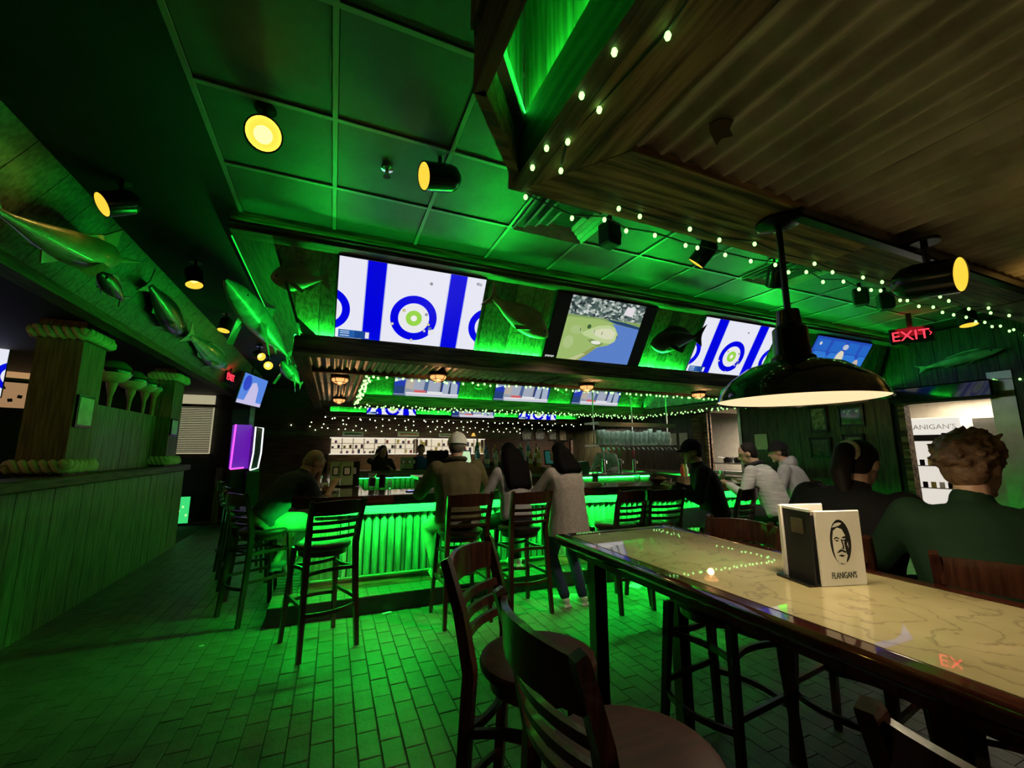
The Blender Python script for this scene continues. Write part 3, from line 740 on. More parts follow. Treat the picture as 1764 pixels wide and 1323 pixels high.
# pendant lamp over the table
def pendant(label, x, y, ztop, zrim, r, power):
    t = T('pendant_lamp', label, 'lamp', (x, y, 0), group='dark warehouse pendants')
    MB().lathe([(.0, ztop), (.075, ztop), (.075, ztop - .012), (.02, ztop - .03)], 28).build('ceiling_rose', BLACK, t, True)
    MB().tube([(0, 0, ztop - .02), (0, 0, zrim + .3)], .011, 10).build('stem', BLACK, t, True)
    MB().lathe([(.012, zrim + .33), (.035, zrim + .325), (.04, zrim + .27), (.055, zrim + .255), (.058, zrim + .16), (.07, zrim + .15), (.07, zrim + .13)], 28).build('neck', BLACK, t, True)
    sh = MB().lathe([(.05, zrim + .15), (.085, zrim + .135), (.15, zrim + .115), (r * .8, zrim + .075), (r * .93, zrim + .045), (r * .985, zrim + .012), (r, zrim), (r * 1.012, zrim - .004), (r * .99, zrim + .002)], 48, cap=False).build('shade', mat('dark green enamel', (.004, .01, .007), .12, coat=.6), t, True, 60)
    MB().lathe([(.05, zrim + .14), (.085, zrim + .128), (.15, zrim + .108), (r * .79, zrim + .068), (r * .92, zrim + .038), (r * .985, zrim + .002)], 48, cap=False).build('shade_lining', emis('white enamel lining with bulb light as emission', (1.0, .74, .42), .95, (.3, .28, .24)), t, True, 60)  # bulb light on the lining is put in as emission
    MB().ell((0, 0, zrim + .075), (.032, .032, .045), 14).build('bulb', emis('warm bulb', (1, .82, .5), 8), t, True)
    lamp('pendant_glow', 'SPOT', (0, 0, zrim + .02), power, (1, .80, .5), t, .06, (0, 0, 0), 165, .35)
    return t
pendant('dark green warehouse pendant lamp over the high table', 1.49, .95, 2.30, 1.625, .255, 24)
pendant('unseen pendant lamp added behind the viewer for warm light', 1.49, -.75, 2.30, 1.625, .255, 28)  # unseen lamp added to warm the menu cover and the boards overhead
pendant('dark pendant lamp mostly cut off at the right picture edge', 4.35, 1.02, 2.30, 1.60, .22, 6)
# caged ceiling lamps on the corrugated soffit
def cage(label, x, y, z=2.25):
    t = T('cage_lamp', label, 'lamp', (x, y, z), group='caged lamps on the soffit')
    MB().lathe([(.10, .02), (.10, 0), (.105, -.015), (.06, -.02)], 24).build('base', mat('bronze', (.07, .035, .02), .4, .6), t, True)
    MB().lathe([(.08, -.015), (.085, -.03), (.07, -.055), (.03, -.07), (.002, -.072)], 20, cap=False).build('glass', emis('orange glass', (1.0, .42, .13), 1.5), t, True)
    g = MB()
    for k in range(3):
        a = math.pi * k / 3
        g.tube([(.1 * math.cos(a) * math.cos(q), .1 * math.sin(a) * math.cos(q), -.015 - .068 * math.sin(q)) for q in [math.pi * i / 10 for i in range(11)]], .0035, 6)
    g.tube([(.075 * math.cos(2 * math.pi * k / 20), .075 * math.sin(2 * math.pi * k / 20), -.06) for k in range(21)], .0035, 6)
    g.build('cage', BLACK, t, True)
    lamp('cage_glow', 'POINT', (0, 0, -.12), 1.6, (1, .5, .2), t, .04)
for x_, lb in ((.99, 'caged orange lamp in front of the left news screen'), (2.85, 'caged orange lamp in front of the right news screens'), (4.7, 'caged orange lamp right of the news screens'), (6.6, 'caged orange lamp just under the pendant shade')):
    cage(lb, x_, 4.35)
cage('caged orange lamp over the left bar corner, nearer one', .03, 4.95); cage('caged orange lamp over the left bar corner, farther one', .05, 7.0)
# air vents, sprinkler, speakers
def vent(label, x0, x1, y0, y1):
    t = T('air_vent', label, 'air vent', ((x0 + x1) / 2, (y0 + y1) / 2, ZC - .012), group='ceiling air vents')
    W, D = x1 - x0, y1 - y0
    MB().box((0, 0, .01), (W, D, .006)).build('backing', BLACKM, t)
    for k in range(4):
        s = 1 - k * .22; a, b = W / 2 * s, D / 2 * s; z = -.012 * k
        f = MB()
        for q in ((-1, 0), (1, 0), (0, -1), (0, 1)):
            c = (q[0] * a, q[1] * b, z); d = (.035 if q[0] else 2 * a, .035 if q[1] else 2 * b, .006)
            f.box(c, d, (q[1] * -.6, q[0] * .6, 0))
        f.build('louver', mat('vent metal', (.42, .42, .4), .35), t)
vent('square ceiling vent above the golf screen', 1.16, 1.74, 2.13, 2.69)
vent('square ceiling vent right of the pendant stem', 3.6, 4.18, 2.13, 2.69)
t = T('sprinkler', 'small sprinkler head on the dark ceiling tile', 'sprinkler', at(667, 293, 2, 3.1))
MB().lathe([(.035, .02), (.035, .005), (.012, 0), (.01, -.03)], 16).build('rosette', CHROME, t, True)
MB().lathe([(.0, -.045), (.022, -.045), (.022, -.04)], 12).build('deflector', CHROME, t, True)
def speaker(label, loc, rz):
    t = T('speaker', label, 'speaker', loc, rz, group='ceiling speakers')
    MB().cbox((0, 0, 0), (.12, .12, .17), .012).build('cabinet', BLACKM, t)
    MB().lathe([(.045, 0), (.05, .004), (.02, .006)], 20, c=(0, -.062, -.01), M=Matrix.Rotation(R(90), 3, 'X')).build('cone', PLASTIC, t, True)
    MB().box((0, 0, .115), (.03, .03, .07)).build('bracket', BLACK, t)
speaker('small black speaker hung under the golf side of the ceiling', at(1050, 405, 2, 2.95), R(10))
speaker('small black speaker hung between the pendant and the exit sign', at(1482, 512, 2, 2.97), R(30))
speaker('small black speaker hung nearer the exit sign', at(1525, 520, 2, 2.95), R(40))
# exit signs
def exit_sign(label, loc, rz, W=.34):
    t = T('exit_sign', label, 'sign', loc, rz)
    MB().cbox((0, .025, 0), (W, .045, .2), .006).build('housing', BLACK, t)
    o = text_mb('EXIT', .17, .003).build('lettering', emis('red letters', (1.0, .03, .06), 2.2), t); o.rotation_euler = (R(90), 0, 0); o.location = (-.01, 0, -.06)
    MB().prism([(W * .46, 0), (W * .40, .03), (W * .40, .018), (W * .435, 0), (W * .40, -.018), (W * .40, -.03)], -.001, .002).build('arrow', emis('red letters', (1.0, .03, .06), 2.2), t)
    MB().box((0, .025, .19), (.05, .04, .2)).build('hanger', BLACK, t)
    lamp('exit_glow', 'AREA', (0, -.02, .02), 1.2, (1, .02, .04), t, .25, (R(125), 0, 0))
exit_sign('red lit exit sign hung from the ceiling by the kitchen door', (6.45, 2.66, 2.85), R(-62), .4)
exit_sign('small far red exit sign at the end of the left soffit', (-1.72, 8.6, 2.72), R(82), .3)

# ------------------------------------------------------------------ string lights
bm_me = MB().ell((0, 0, 0), (.0075, .0075, .010), 8).mesh('bulb', BULB, True, 180)
bm_far = MB().ell((0, 0, 0), (.014, .014, .016), 6).mesh('bulb', BULB, True, 180)
bm_w = MB().ell((0, 0, 0), (.013, .013, .014), 6).mesh('bulb', BULBW, True, 180)
CORD = mat('green cord', (.01, .03, .012), .6)
def string(label, pts, step, me, sag=.02, jit=.02, group='string lights'):
    pts = [V(p) for p in pts]; t = T('string_lights', label, 'string lights', pts[0], group=group); o = pts[0]
    out = []
    for a, b in zip(pts, pts[1:]):
        L = (b - a).length; n = max(1, int(L / step))
        for k in range(n):
            p = a.lerp(b, (k + random.uniform(.2, .8)) / n) + V((random.uniform(-jit, jit), random.uniform(-jit, jit), -sag * abs(math.sin(k * 1.7)) - random.uniform(0, jit)))
            out.append(p)
    MB().tube([p + V((0, 0, .012)) - o for p in out], .003, 5).build('cord', CORD, t)
    for p in out[:300]: put(me, 'bulb', t, p - o)
nz = NZ - .008
string('green string lights along the aisle edge of the barn board frame', [(.50, -.3, nz), (.50, 1.14, nz)], .14, bm_me, 0, .004)
string('green string lights on the face of the barn board', [(.56, .3, nz), (.56, 1.1, nz)], .16, bm_me, 0, .02)
string('green string lights along the far edge of the barn board frame', [(.5, 1.17, nz), (2.6, 1.18, nz), (6.8, 1.3, nz)], .13, bm_me, .03, .006)
string('second strand of green lights on the far barn board', [(.75, 1.1, nz), (2.4, 1.1, nz), (6.0, 1.12, nz)], .17, bm_me, 0, .02)
string('green string lights along the near edge of the inner opening', [(.3, 4.64, 2.235), (6.35, 4.64, 2.235)], .085, bm_far, .012, .012)
string('double strand of green lights down the left inner edge', [(.29, 4.64, 2.235), (.31, 7.42, 2.235), (.35, 7.4, 2.25), (.33, 4.7, 2.25)], .12, bm_far, .012, .02)
string('dense green string lights along the far inner edge', [(.3, 7.42, 2.225), (6.4, 7.42, 2.225), (6.4, 7.4, 2.19), (.3, 7.4, 2.19)], .075, bm_far, .03, .03)
string('double strand of green lights along the right inner edge', [(6.38, 7.4, 2.23), (6.38, 4.7, 2.23), (6.36, 4.7, 2.2), (6.36, 7.2, 2.2)], .12, bm_far, .02, .02)
string('pale string lights beneath the far low screens', [(-.3, 10.1, 2.2), (6.4, 10.1, 2.2)], .14, bm_w, .05, .04)
string('pale string lights over the far coolers', [(-1.2, 12.88, 2.14), (7.5, 12.88, 2.14)], .2, bm_w, .09, .05)
string('third pale strand across the far bar', [(-.8, 12.88, 2.24), (7.0, 12.88, 2.22)], .22, bm_w, .06, .05)
string('string lights above the kitchen doorway', [(XR - .05, 4.3, 2.33), (XR - .05, 2.0, 2.36)], .16, bm_far, .03, .015)
# ------------------------------------------------------------------ the bar
BARTOP = mat('bar laminate', (.17, .15, .08), .12, var=.3, scale=4, coat=.7, col2=(.07, .065, .035))
bar = T('bar_counter', 'long bar counter with corrugated front and mahogany edge', 'bar counter')
ang2 = math.atan2(-.46, 4.0)
EA, EB, EC, ED = V((-.28, 4.28, 0)), V((2.3, 4.28, 0)), V((6.3, 3.82, 0)), V((6.75, 4.3, 0))
ZT = 1.02
def strip(pa, pb, qa, qb, z0, z1, name, m, parent):   # slab between front edge pa-pb and back edge qa-qb
    return MB().prism([(pa.x, pa.y), (pb.x, pb.y), (qb.x, qb.y), (qa.x, qa.y)], z0, z1, 'xy').build(name, m, parent)
n2 = V((math.sin(-ang2), math.cos(-ang2), 0)); n2 = V((.46, 4.0, 0)).normalized()
def off1(p, d): return p + V((0, d, 0))
IB = V((2.3 + .04, 4.28 + .65, 0)); IC = EC + n2 * .65
strip(EA + V((.02, .03, 0)), off1(EB, .03), V((.34, 4.93, 0)), IB, ZT - .035, ZT, 'counter_top', BARTOP, bar)
strip(off1(EB, .03), EC + n2 * .03, IB, IC, ZT - .035, ZT, 'counter_top', BARTOP, bar)
strip(EA + V((.02, .03, 0)), V((.34, 4.93, 0)), V((-.26, 9.2, 0)), V((.34, 8.6, 0)), ZT - .036, ZT - .001, 'counter_top', BARTOP, bar)
strip(EC + n2 * .03, ED, IC, V((6.1, 4.9, 0)), ZT - .035, ZT, 'counter_top', BARTOP, bar)
strip(ED, V((6.75, 8.6, 0)), V((6.1, 4.9, 0)), V((6.1, 8.0, 0)), ZT - .035, ZT, 'counter_top', BARTOP, bar)
for pts in ([EA + V((0, .0, 0)), EB, EC, ED, V((6.75, 8.6, 0))], [EA, V((-.28, 9.2, 0))]):
    MB().tube([(p.x, p.y, ZT - .03) for p in pts], 1.0, rect=(.05, .075), up=(0, 0, 1)).build('bar_edge', MAHOX, bar)
# front wall
MB().bb((-.12, 4.515, .15), (2.32, 4.7, .98)).build('body', WALLD, bar)
MB().bb((-.13, 4.515, .15), (-.02, 9.0, .98)).build('body', PARTW, bar)
strip(V((2.3, 4.52, 0)), EC + n2 * .24, V((2.3, 4.7, 0)), EC + n2 * .4, .15, .98, 'body', WALLD, bar)
def corr_wall(a, b, z0, z1, amp=.019, pitch=.073):
    a, b = V(a), V(b); L = (b - a).length; d = (b - a) / L; nn = V((-d.y, d.x, 0)); n = int(L / pitch * 10)
    def fn(u, v):
        p = a + d * (u * L) + nn * (amp * math.sin(u * L / pitch * 2 * math.pi)); return (p.x, p.y, z0 + v * (z1 - z0))
    return MB().grid(fn, n, 2)
CORRB = mat('bar front corrugated steel', (.29, .29, .27), .5, .1, scale=10, bump=.3, bscale=50, col2=(.1, .1, .085), stretch=(1, 1, .35))
for a, b in ((.1, .72), (.72, 1.4), (1.4, 2.3)):
    corr_wall((a, 4.5, 0), (b, 4.5, 0), .25, .86).build('corrugated_sheet', CORRB, bar, True, 80)
corr_wall(V((2.3, 4.5, 0)), EC + n2 * .22, .25, .86).build('corrugated_sheet', CORRB, bar, True, 80)
for i, x in enumerate((-.12, -.01)):
    MB().bb((x, 4.485, .25), (x + .105, 4.515, .86)).build('plank', PARTW, bar)
PALE = wood('pale apron board', (.14, .125, .09), (.21, .19, .15), 0, .5, .2)
MB().bb((-.13, 4.44, .835), (1.1, 4.5, .925)).build('apron_board', PALE, bar)
MB().bb((1.105, 4.44, .835), (2.3, 4.5, .925)).build('apron_board', PALE, bar)
strip(V((2.3, 4.44, 0)), EC + n2 * .16, V((2.3, 4.5, 0)), EC + n2 * .22, .835, .925, 'apron_board', PALE, bar)
for a, b in ((-.12, .9), (.905, 2.3)):
    MB().bb((a, 4.46, .155), (b, 4.52, .25)).build('kick_board', WBX, bar)
strip(V((2.3, 4.46, 0)), EC + n2 * .18, V((2.3, 4.52, 0)), EC + n2 * .24, .155, .25, 'kick_board', WBX, bar)
MB().bb((-.12, 4.452, .25), (2.3, 4.5, .262)).build('kick_cap', PALE, bar)
# stepped foot ledge with tiles
LEDM = mat('foot ledge face', (.02, .016, .012), .6)
MB().bb((-.42, 4.205, -.01), (2.3, 4.46, .147)).build('foot_ledge', LEDM, bar)
MB().bb((-.42, 4.46, -.01), (-.13, 8.8, .147)).build('foot_ledge', LEDM, bar)
strip(V((2.3, 4.205, 0)), EC + n2 * -.075, V((2.3, 4.46, 0)), EC + n2 * .18, -.01, .147, 'foot_ledge', LEDM, bar)
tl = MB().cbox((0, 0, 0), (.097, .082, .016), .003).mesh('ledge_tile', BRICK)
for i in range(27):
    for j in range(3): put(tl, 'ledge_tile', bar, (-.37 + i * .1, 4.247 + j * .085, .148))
for i in range(20):
    for j in range(3): put(tl, 'ledge_tile', bar, (-.37 + j * .1, 4.51 + i * .1, .148))
for i in range(18):
    for j in range(2):
        p = V((2.38, 4.25, 0)).lerp(EC + n2 * -.03, i / 17) + n2 * (j * .085)
        put(tl, 'ledge_tile', bar, (p.x, p.y, .148), (0, 0, ang2))
MB().bb((-.24, 4.318, .938), (2.3, 4.332, .946)).build('led_strip', LEDBAR, bar)
strip(V((2.3, 4.318, 0)), EC + n2 * .038, V((2.3, 4.332, 0)), EC + n2 * .052, .938, .946, 'led_strip', LEDBAR, bar)
MB().bb((-.238, 4.34, .938), (-.224, 9.0, .946)).build('led_strip', LEDLEFT, bar)
MB().bb((-.28, 4.298, .9315), (2.3, 4.304, .955)).build('added_led_shield', MAHO, bar)  # lip added to cut how far the strip lights the floor
strip(V((2.3, 4.298, 0)), EC + n2 * .018, V((2.3, 4.304, 0)), EC + n2 * .024, .9315, .955, 'added_led_shield', MAHO, bar)
# far counter with green lit inner face
fc = T('bar_counter', 'far counter with green lit slatted inner face', 'bar counter')
MB().bb((.34, 8.62, 1.02), (6.1, 9.25, 1.06)).build('counter_top', BARTOP, fc)
MB().bb((.4, 8.8, 0), (6.1, 8.9, 1.02)).build('body', WALLD, fc)
for i in range(57): MB().bb((.4 + i * .1, 8.77, .1), (.48 + i * .1, 8.8, .92)).build('slat', PALE, fc)
MB().bb((.36, 8.63, .93), (6.1, 8.78, 1.02)).build('apron_board', PALE, fc)
MB().bb((.4, 8.66, .915), (6.1, 8.672, .925)).build('led_strip', LEDDIM, fc)
for k in range(3): pass
# ------------------------------------------------------------------ bar stools
def make_stool():
    t = T('bar_stool', 'x', 'bar stool', (0, 0, 0), group='ladder-back bar stools')
    for s in (-1, 1):
        MB().tube([(s * .205, -.235, 0), (s * .188, -.195, .45), (s * .18, -.18, .74), (s * .188, -.215, .92), (s * .198, -.265, 1.075), (s * .199, -.27, 1.085)], [.82, 1, 1.05, .95, .8, .7], rect=(.036, .038), up=(0, 1, 0)).build('leg', MAHO, t)
        MB().tube([(s * .20, .205, 0), (s * .165, .155, .70)], [.8, 1], rect=(.036, .036), up=(0, 1, 0)).build('leg', MAHO, t)
    def slat(z0, z1, name, bow, arch=0):
        n = 10; out = []
        for i in range(n + 1):
            u = -1 + 2 * i / n; zc_ = (z0 + z1) / 2
            yb = -.18 - .035 * max(0, (zc_ - .74) / .18) if zc_ < .92 else -.215 - .05 * (zc_ - .92) / .155
            y = yb - bow * (1 - u * u)
            xx = u * .188
            zt = z1 + arch * (1 - u * u)
            out.append([V((xx, y - .009, z0)), V((xx, y + .009, z0)), V((xx, y + .009 - .006, zt)), V((xx, y - .009 - .006, zt))])
        MB().loft(out).build(name, MAHO, t, True, 50)
    slat(.975, 1.07, 'top_rail', .05, .012)
    for z in (.905, .85, .795): slat(z, z + .026, 'slat', .045)
    MB().lathe([(.0, .70), (.19, .70), (.2, .71), (.205, .725), (.2, .74), (.18, .748), (.1, .742), (.0, .74)], 32).build('seat', CHAIRSEAT, t, True)
    MB().lathe([(.175, .66), (.178, .70), (.16, .70), (.16, .66), (.175, .66)], 32, cap=False).build('seat_ring', MAHO, t, True)
    for z, r, tk_ in ((.56, .0, .014), (.29, .0, .016)):
        for k in range(4):
            c = [(-.19, -.2), (.19, -.2), (.185, .18), (-.185, .18)]
            a, b = c[k], c[(k + 1) % 4]; mx, my = (a[0] + b[0]) / 2, (a[1] + b[1]) / 2
            bowv = .055 if (z < .4 and k in (0, 2)) else (0 if z < .4 else -.05)
            l = math.hypot(mx, my) or 1; pts = []
            zz = z + (.05 if (z < .4 and k in (1, 3)) else 0)
            for i in range(9):
                u = i / 8; q = 4 * u * (1 - u)
                pts.append((a[0] + (b[0] - a[0]) * u + mx / l * bowv * q, a[1] + (b[1] - a[1]) * u + my / l * bowv * q, zz))
            MB().tube(pts, 1.0, rect=(.016, .026), up=(0, 0, 1)).build('footrest_bar' if z < .4 else 'brace', MAHO, t)
    return t
proto = make_stool()
STOOLS = [  # x, y, heading (deg, 0 = facing +y), label
    (-.02, 3.76, 21, 'empty bar stool nearest the left bar corner, back to the viewer'),
    (-.54, 4.60, -58, 'bar stool under the bending man at the bar corner'),
    (1.12, 3.84, 3, 'bar stool under the man in the cap and olive jacket'),
    (1.69, 3.80, 4, 'bar stool under the long-haired woman in grey'),
    (2.62, 3.56, 10, 'empty bar stool right of the standing woman'),
    (3.03, 3.5, -4, 'empty bar stool next to the man in the black cap'),
    (3.74, 3.24, 16, 'bar stool under the man in the black cap'),
    (4.68, 3.14, 8, 'bar stool under the person in the pale striped sweater'),
    (5.14, 3.2, -12, 'bar stool under the person in the grey hood at the bar end'),
    (.71, 1.44, -131, 'reddish ladder-back stool standing askew near the end of the high table'),
    (.70, .91, -90, 'ladder-back stool pulled out from the high table, closest to the lower picture edge'),
    (1.01, .22, -90, 'stool pushed under the near long side of the high table'),
    (1.78, 1.62, 97, 'stool with its back beside the far end of the high table'),
    (1.76, .30, 84, 'stool on the far side of the high table behind the menus'),
    (2.36, 1.36, -82, 'stool under the person in black with a ponytail'),
    (2.36, .80, -66, 'stool under the man in the green sweatshirt'),
    (-.95, 6.2, -75, 'empty stool farther along the left side of the bar'),
    (-.72, 5.35, -70, 'empty stool just behind the bending man'),
]
for i, (x, y, a, lb) in enumerate(STOOLS):
    o = proto if i == 0 else dup(proto, (x, y, 0), R(a))
    o.location = (x, y, 0); o.rotation_euler = (0, 0, R(a)); o['label'] = lb

# ------------------------------------------------------------------ high table with chart top and menu holder
def chart_mat():
    m, nt, b = new_mat('nautical chart laminate'); L = nt.links.new
    tc = nt.nodes.new('ShaderNodeTexCoord'); nz = nt.nodes.new('ShaderNodeTexNoise'); nz.inputs['Scale'].default_value = 2.4; nz.inputs['Detail'].default_value = 7
    L(tc.outputs['Object'], nz.inputs['Vector'])
    wv = nt.nodes.new('ShaderNodeMath'); wv.operation = 'MULTIPLY'; wv.inputs[1].default_value = 11
    fr = nt.nodes.new('ShaderNodeMath'); fr.operation = 'FRACT'
    L(nz.outputs['Fac'], wv.inputs[0]); L(wv.outputs[0], fr.inputs[0])
    r1 = nt.nodes.new('ShaderNodeValToRGB'); e = r1.color_ramp.elements
    e[0].color = (.62, .55, .36, 1); e[1].color = (.62, .55, .36, 1); e[0].position = .0
    k = e.new(.40); k.color = (.62, .55, .36, 1); k = e.new(.5); k.color = (.36, .31, .2, 1); k = e.new(.6); k.color = (.62, .55, .36, 1)
    L(fr.outputs[0], r1.inputs[0])
    n2_ = nt.nodes.new('ShaderNodeTexNoise'); n2_.inputs['Scale'].default_value = 1.3; n2_.inputs['Detail'].default_value = 4; L(tc.outputs['Object'], n2_.inputs['Vector'])
    r2 = nt.nodes.new('ShaderNodeValToRGB'); r2.color_ramp.elements[0].color = (.55, .52, .35, 1); r2.color_ramp.elements[0].position = .35; r2.color_ramp.elements[1].color = (1, .97, .85, 1); r2.color_ramp.elements[1].position = .62
    L(n2_.outputs['Fac'], r2.inputs[0])
    mx = nt.nodes.new('ShaderNodeMixRGB'); mx.blend_type = 'MULTIPLY'; mx.inputs[0].default_value = 1; L(r1.outputs[0], mx.inputs[1]); L(r2.outputs[0], mx.inputs[2])
    L(mx.outputs[0], b.inputs['Base Color']); b.inputs['Roughness'].default_value = .4
    b.inputs['Coat Weight'].default_value = 1; b.inputs['Coat Roughness'].default_value = .02; b.inputs['Coat IOR'].default_value = 2.0
    return m
tb = T('high_table', 'long high table with a glossy nautical chart top and mahogany rim', 'table')
X0, X1, Y0, Y1, TZ = 1.13, 1.93, -1.0, 2.09, 1.0
MB().bb((X0 + .07, Y0 + .07, TZ - .03), (X1 - .07, Y1 - .07, TZ)).build('chart_top', chart_mat(), tb)
for a, b in (((X0, Y0, 0), (X0 + .07, Y1, 0)), ((X1 - .07, Y0, 0), (X1, Y1, 0))):
    MB().cbox(((a[0] + b[0]) / 2, (Y0 + Y1) / 2, TZ - .022), (.07, Y1 - Y0, .048), .014).build('rim', wood('table rim mahogany', (.022, .004, .003), (.06, .012, .007), 1, .12, .03, 4, coat=1), tb, True)
for y in (Y0 + .035, Y1 - .035):
    MB().cbox(((X0 + X1) / 2, y, TZ - .022), (X1 - X0 - .14, .07, .048), .014).build('rim', MATS['table rim mahogany'], tb, True)
MB().bb((X0 + .08, Y0 + .1, TZ - .1), (X1 - .08, Y1 - .1, TZ - .03)).build('apron', MAHO, tb)
for x in (X0 + .14, X1 - .14):
    for y in (Y0 + .3, .55, Y1 - .2):
        MB().cbox((x, y, (TZ - .1) / 2), (.07, .07, TZ - .1), .006).build('leg', MAHO, tb)
# menu holder: a small rack with folded menus, the white cover facing the room
mh = T('menu_holder', 'menu rack on the high table with the white logo menu in front', 'menu rack', (1.52, .965, TZ), R(-14))
MB().cbox((.1, .0, .1225), (.178, .008, .245), .003).build('menu_cover', mat('white menu cover', (.95, .93, .88), .35, var=.03), mh)
D = -.0045
def ink(pts, m, dy=0):
    MB().prism([(.1 + p[0] * .86, .113 + p[1] * .83) for p in pts], D - .0006 + dy, D + .0006 + dy).build('print', m, mh)
INK = mat('black print', (.008, .008, .008), .5); PAPERW = mat('white print', (.95, .93, .88), .4, var=.02)
def oval(cx, cy, rx, ry, n=28, a0=0, a1=360): return [(cx + rx * math.cos(R(a0 + (a1 - a0) * k / n)), cy + ry * math.sin(R(a0 + (a1 - a0) * k / n))) for k in range(n + (0 if a1 - a0 == 360 else 1))]
ink(oval(.0, .035, .047, .088), INK)
ink([(-.037, .05), (-.036, .0), (-.03, -.03), (-.018, -.047), (.002, -.05), (.016, -.04), (.024, -.02), (.026, .02), (.022, .06), (.01, .085), (-.01, .092), (-.03, .08)], PAPERW, -.0004)
ink([(-.034, .093), (-.02, .108), (.0, .112), (.012, .108), (.0, .1), (-.02, .094)], PAPERW, -.0004)
ink([(-.03, .05), (-.02, .056), (-.006, .05), (-.008, .046), (-.02, .05), (-.028, .045)], INK, -.0008)
ink([(-.027, .041), (-.018, .044), (-.008, .04), (-.018, .037)], INK, -.0008)
ink([(.004, .052), (.02, .058), (.026, .05), (.012, .048)], INK, -.0008)
ink([(.004, .042), (.016, .044), (.024, .04), (.014, .037)], INK, -.0008)
ink([(.0, .045), (.006, .02), (.004, .01), (-.004, .008), (.012, .006), (.012, .02), (.006, .046)], INK, -.0008)
ink([(-.024, -.008), (-.008, .006), (.008, .004), (.024, -.006), (.012, -.008), (.0, -.002), (-.012, -.006)], INK, -.0008)
ink([(-.018, -.018), (-.004, -.014), (.012, -.018), (.0, -.024)], INK, -.0008)
ink([(.026, .06), (.014, .03), (.02, -.01), (.03, -.03), (.036, .0), (.038, .05)], INK, -.0008)
ink([(.026, .025), (.032, .01), (.03, .035)], PAPERW, -.0012)
ink([(-.01, -.052), (-.012, -.046), (-.002, -.05)], INK, -.0008); ink([(-.016, -.055), (-.008, -.052), (-.008, -.044), (-.02, -.04)], PAPERW, -.0004); ink([(.006, -.052), (.016, -.046), (.018, -.04), (.004, -.048)], PAPERW, -.0004)
o = text_mb("FLANIGAN'S", .026, .0006).build('lettering', mat('dark green print', (.01, .03, .015), .5), mh); o.rotation_euler = (R(90), 0, 0); o.location = (.1, D - .0006, .025); o.scale = (.68, 1.1, 1)
for i, (dy, m) in enumerate(((.03, BLACKM), (.055, mat('brown menu', (.12, .08, .05), .5)), (.08, BLACKM))):
    MB().cbox((.095 - i * .006, .018 + dy, .115), (.16, .008, .22), .003).build('menu', m, mh)
MB().cbox((.08, .125, .128), (.18, .008, .25), .003).build('menu_back', PAPERW, mh)
MB().box((-.005, .062, .125), (.006, .13, .245), (0, 0, R(-4))).build('side_panel', BLACKM, mh)
MB().box((-.006, .062, .246), (.012, .136, .008), (0, 0, R(-4))).build('rack_edge', PAPERW, mh)
MB().box((-.008, .124, .125), (.012, .012, .25)).build('rack_edge', PAPERW, mh)
MB().box((-.012, .05, .19), (.004, .05, .05)).build('menu_tab', mat('brown menu', (.12, .08, .05), .5), mh)
MB().box((.06, .07, .004), (.19, .14, .008)).build('rack_base', BLACK, mh)
# ------------------------------------------------------------------ people
def remesh(mb, vox, smooth_it=4):
    me = bpy.data.meshes.new('tmp'); me.from_pydata(mb.v, [], mb.f)
    bm = bmesh.new(); bm.from_mesh(me); bmesh.ops.recalc_face_normals(bm, faces=bm.faces); bm.to_mesh(me); bm.free()
    o = bpy.data.objects.new('tmp', me); COL.objects.link(o)
    m = o.modifiers.new('r', 'REMESH'); m.mode = 'VOXEL'; m.voxel_size = vox
    s = o.modifiers.new('s', 'SMOOTH'); s.iterations = smooth_it; s.factor = .5
    dg = bpy.context.evaluated_depsgraph_get(); out = bpy.data.meshes.new_from_object(o.evaluated_get(dg))
    bpy.data.objects.remove(o); bpy.data.meshes.remove(me)
    out.shade_smooth()
    return out
def ik(a, c, l1, l2, pole):
    a, c = V(a), V(c); d = c - a; L = min(max(d.length, 1e-3), (l1 + l2) * .998); d = d.normalized()
    ca = max(-1, min(1, (l1 * l1 + L * L - l2 * l2) / (2 * l1 * L))); h = math.sqrt(max(0, l1 * l1 - (l1 * ca) ** 2))
    p = V(pole); p = p - d * p.dot(d); p = p.normalized() if p.length > 1e-5 else d.orthogonal()
    return a + d * l1 * ca + p * h, a + d * L
def fabric(name, col, col2=None, st=(1, 1, 1), sc=9): return mat(name, col, .85, var=.2, scale=sc, bump=.35, bscale=26, col2=col2, stretch=st, spec=.2)
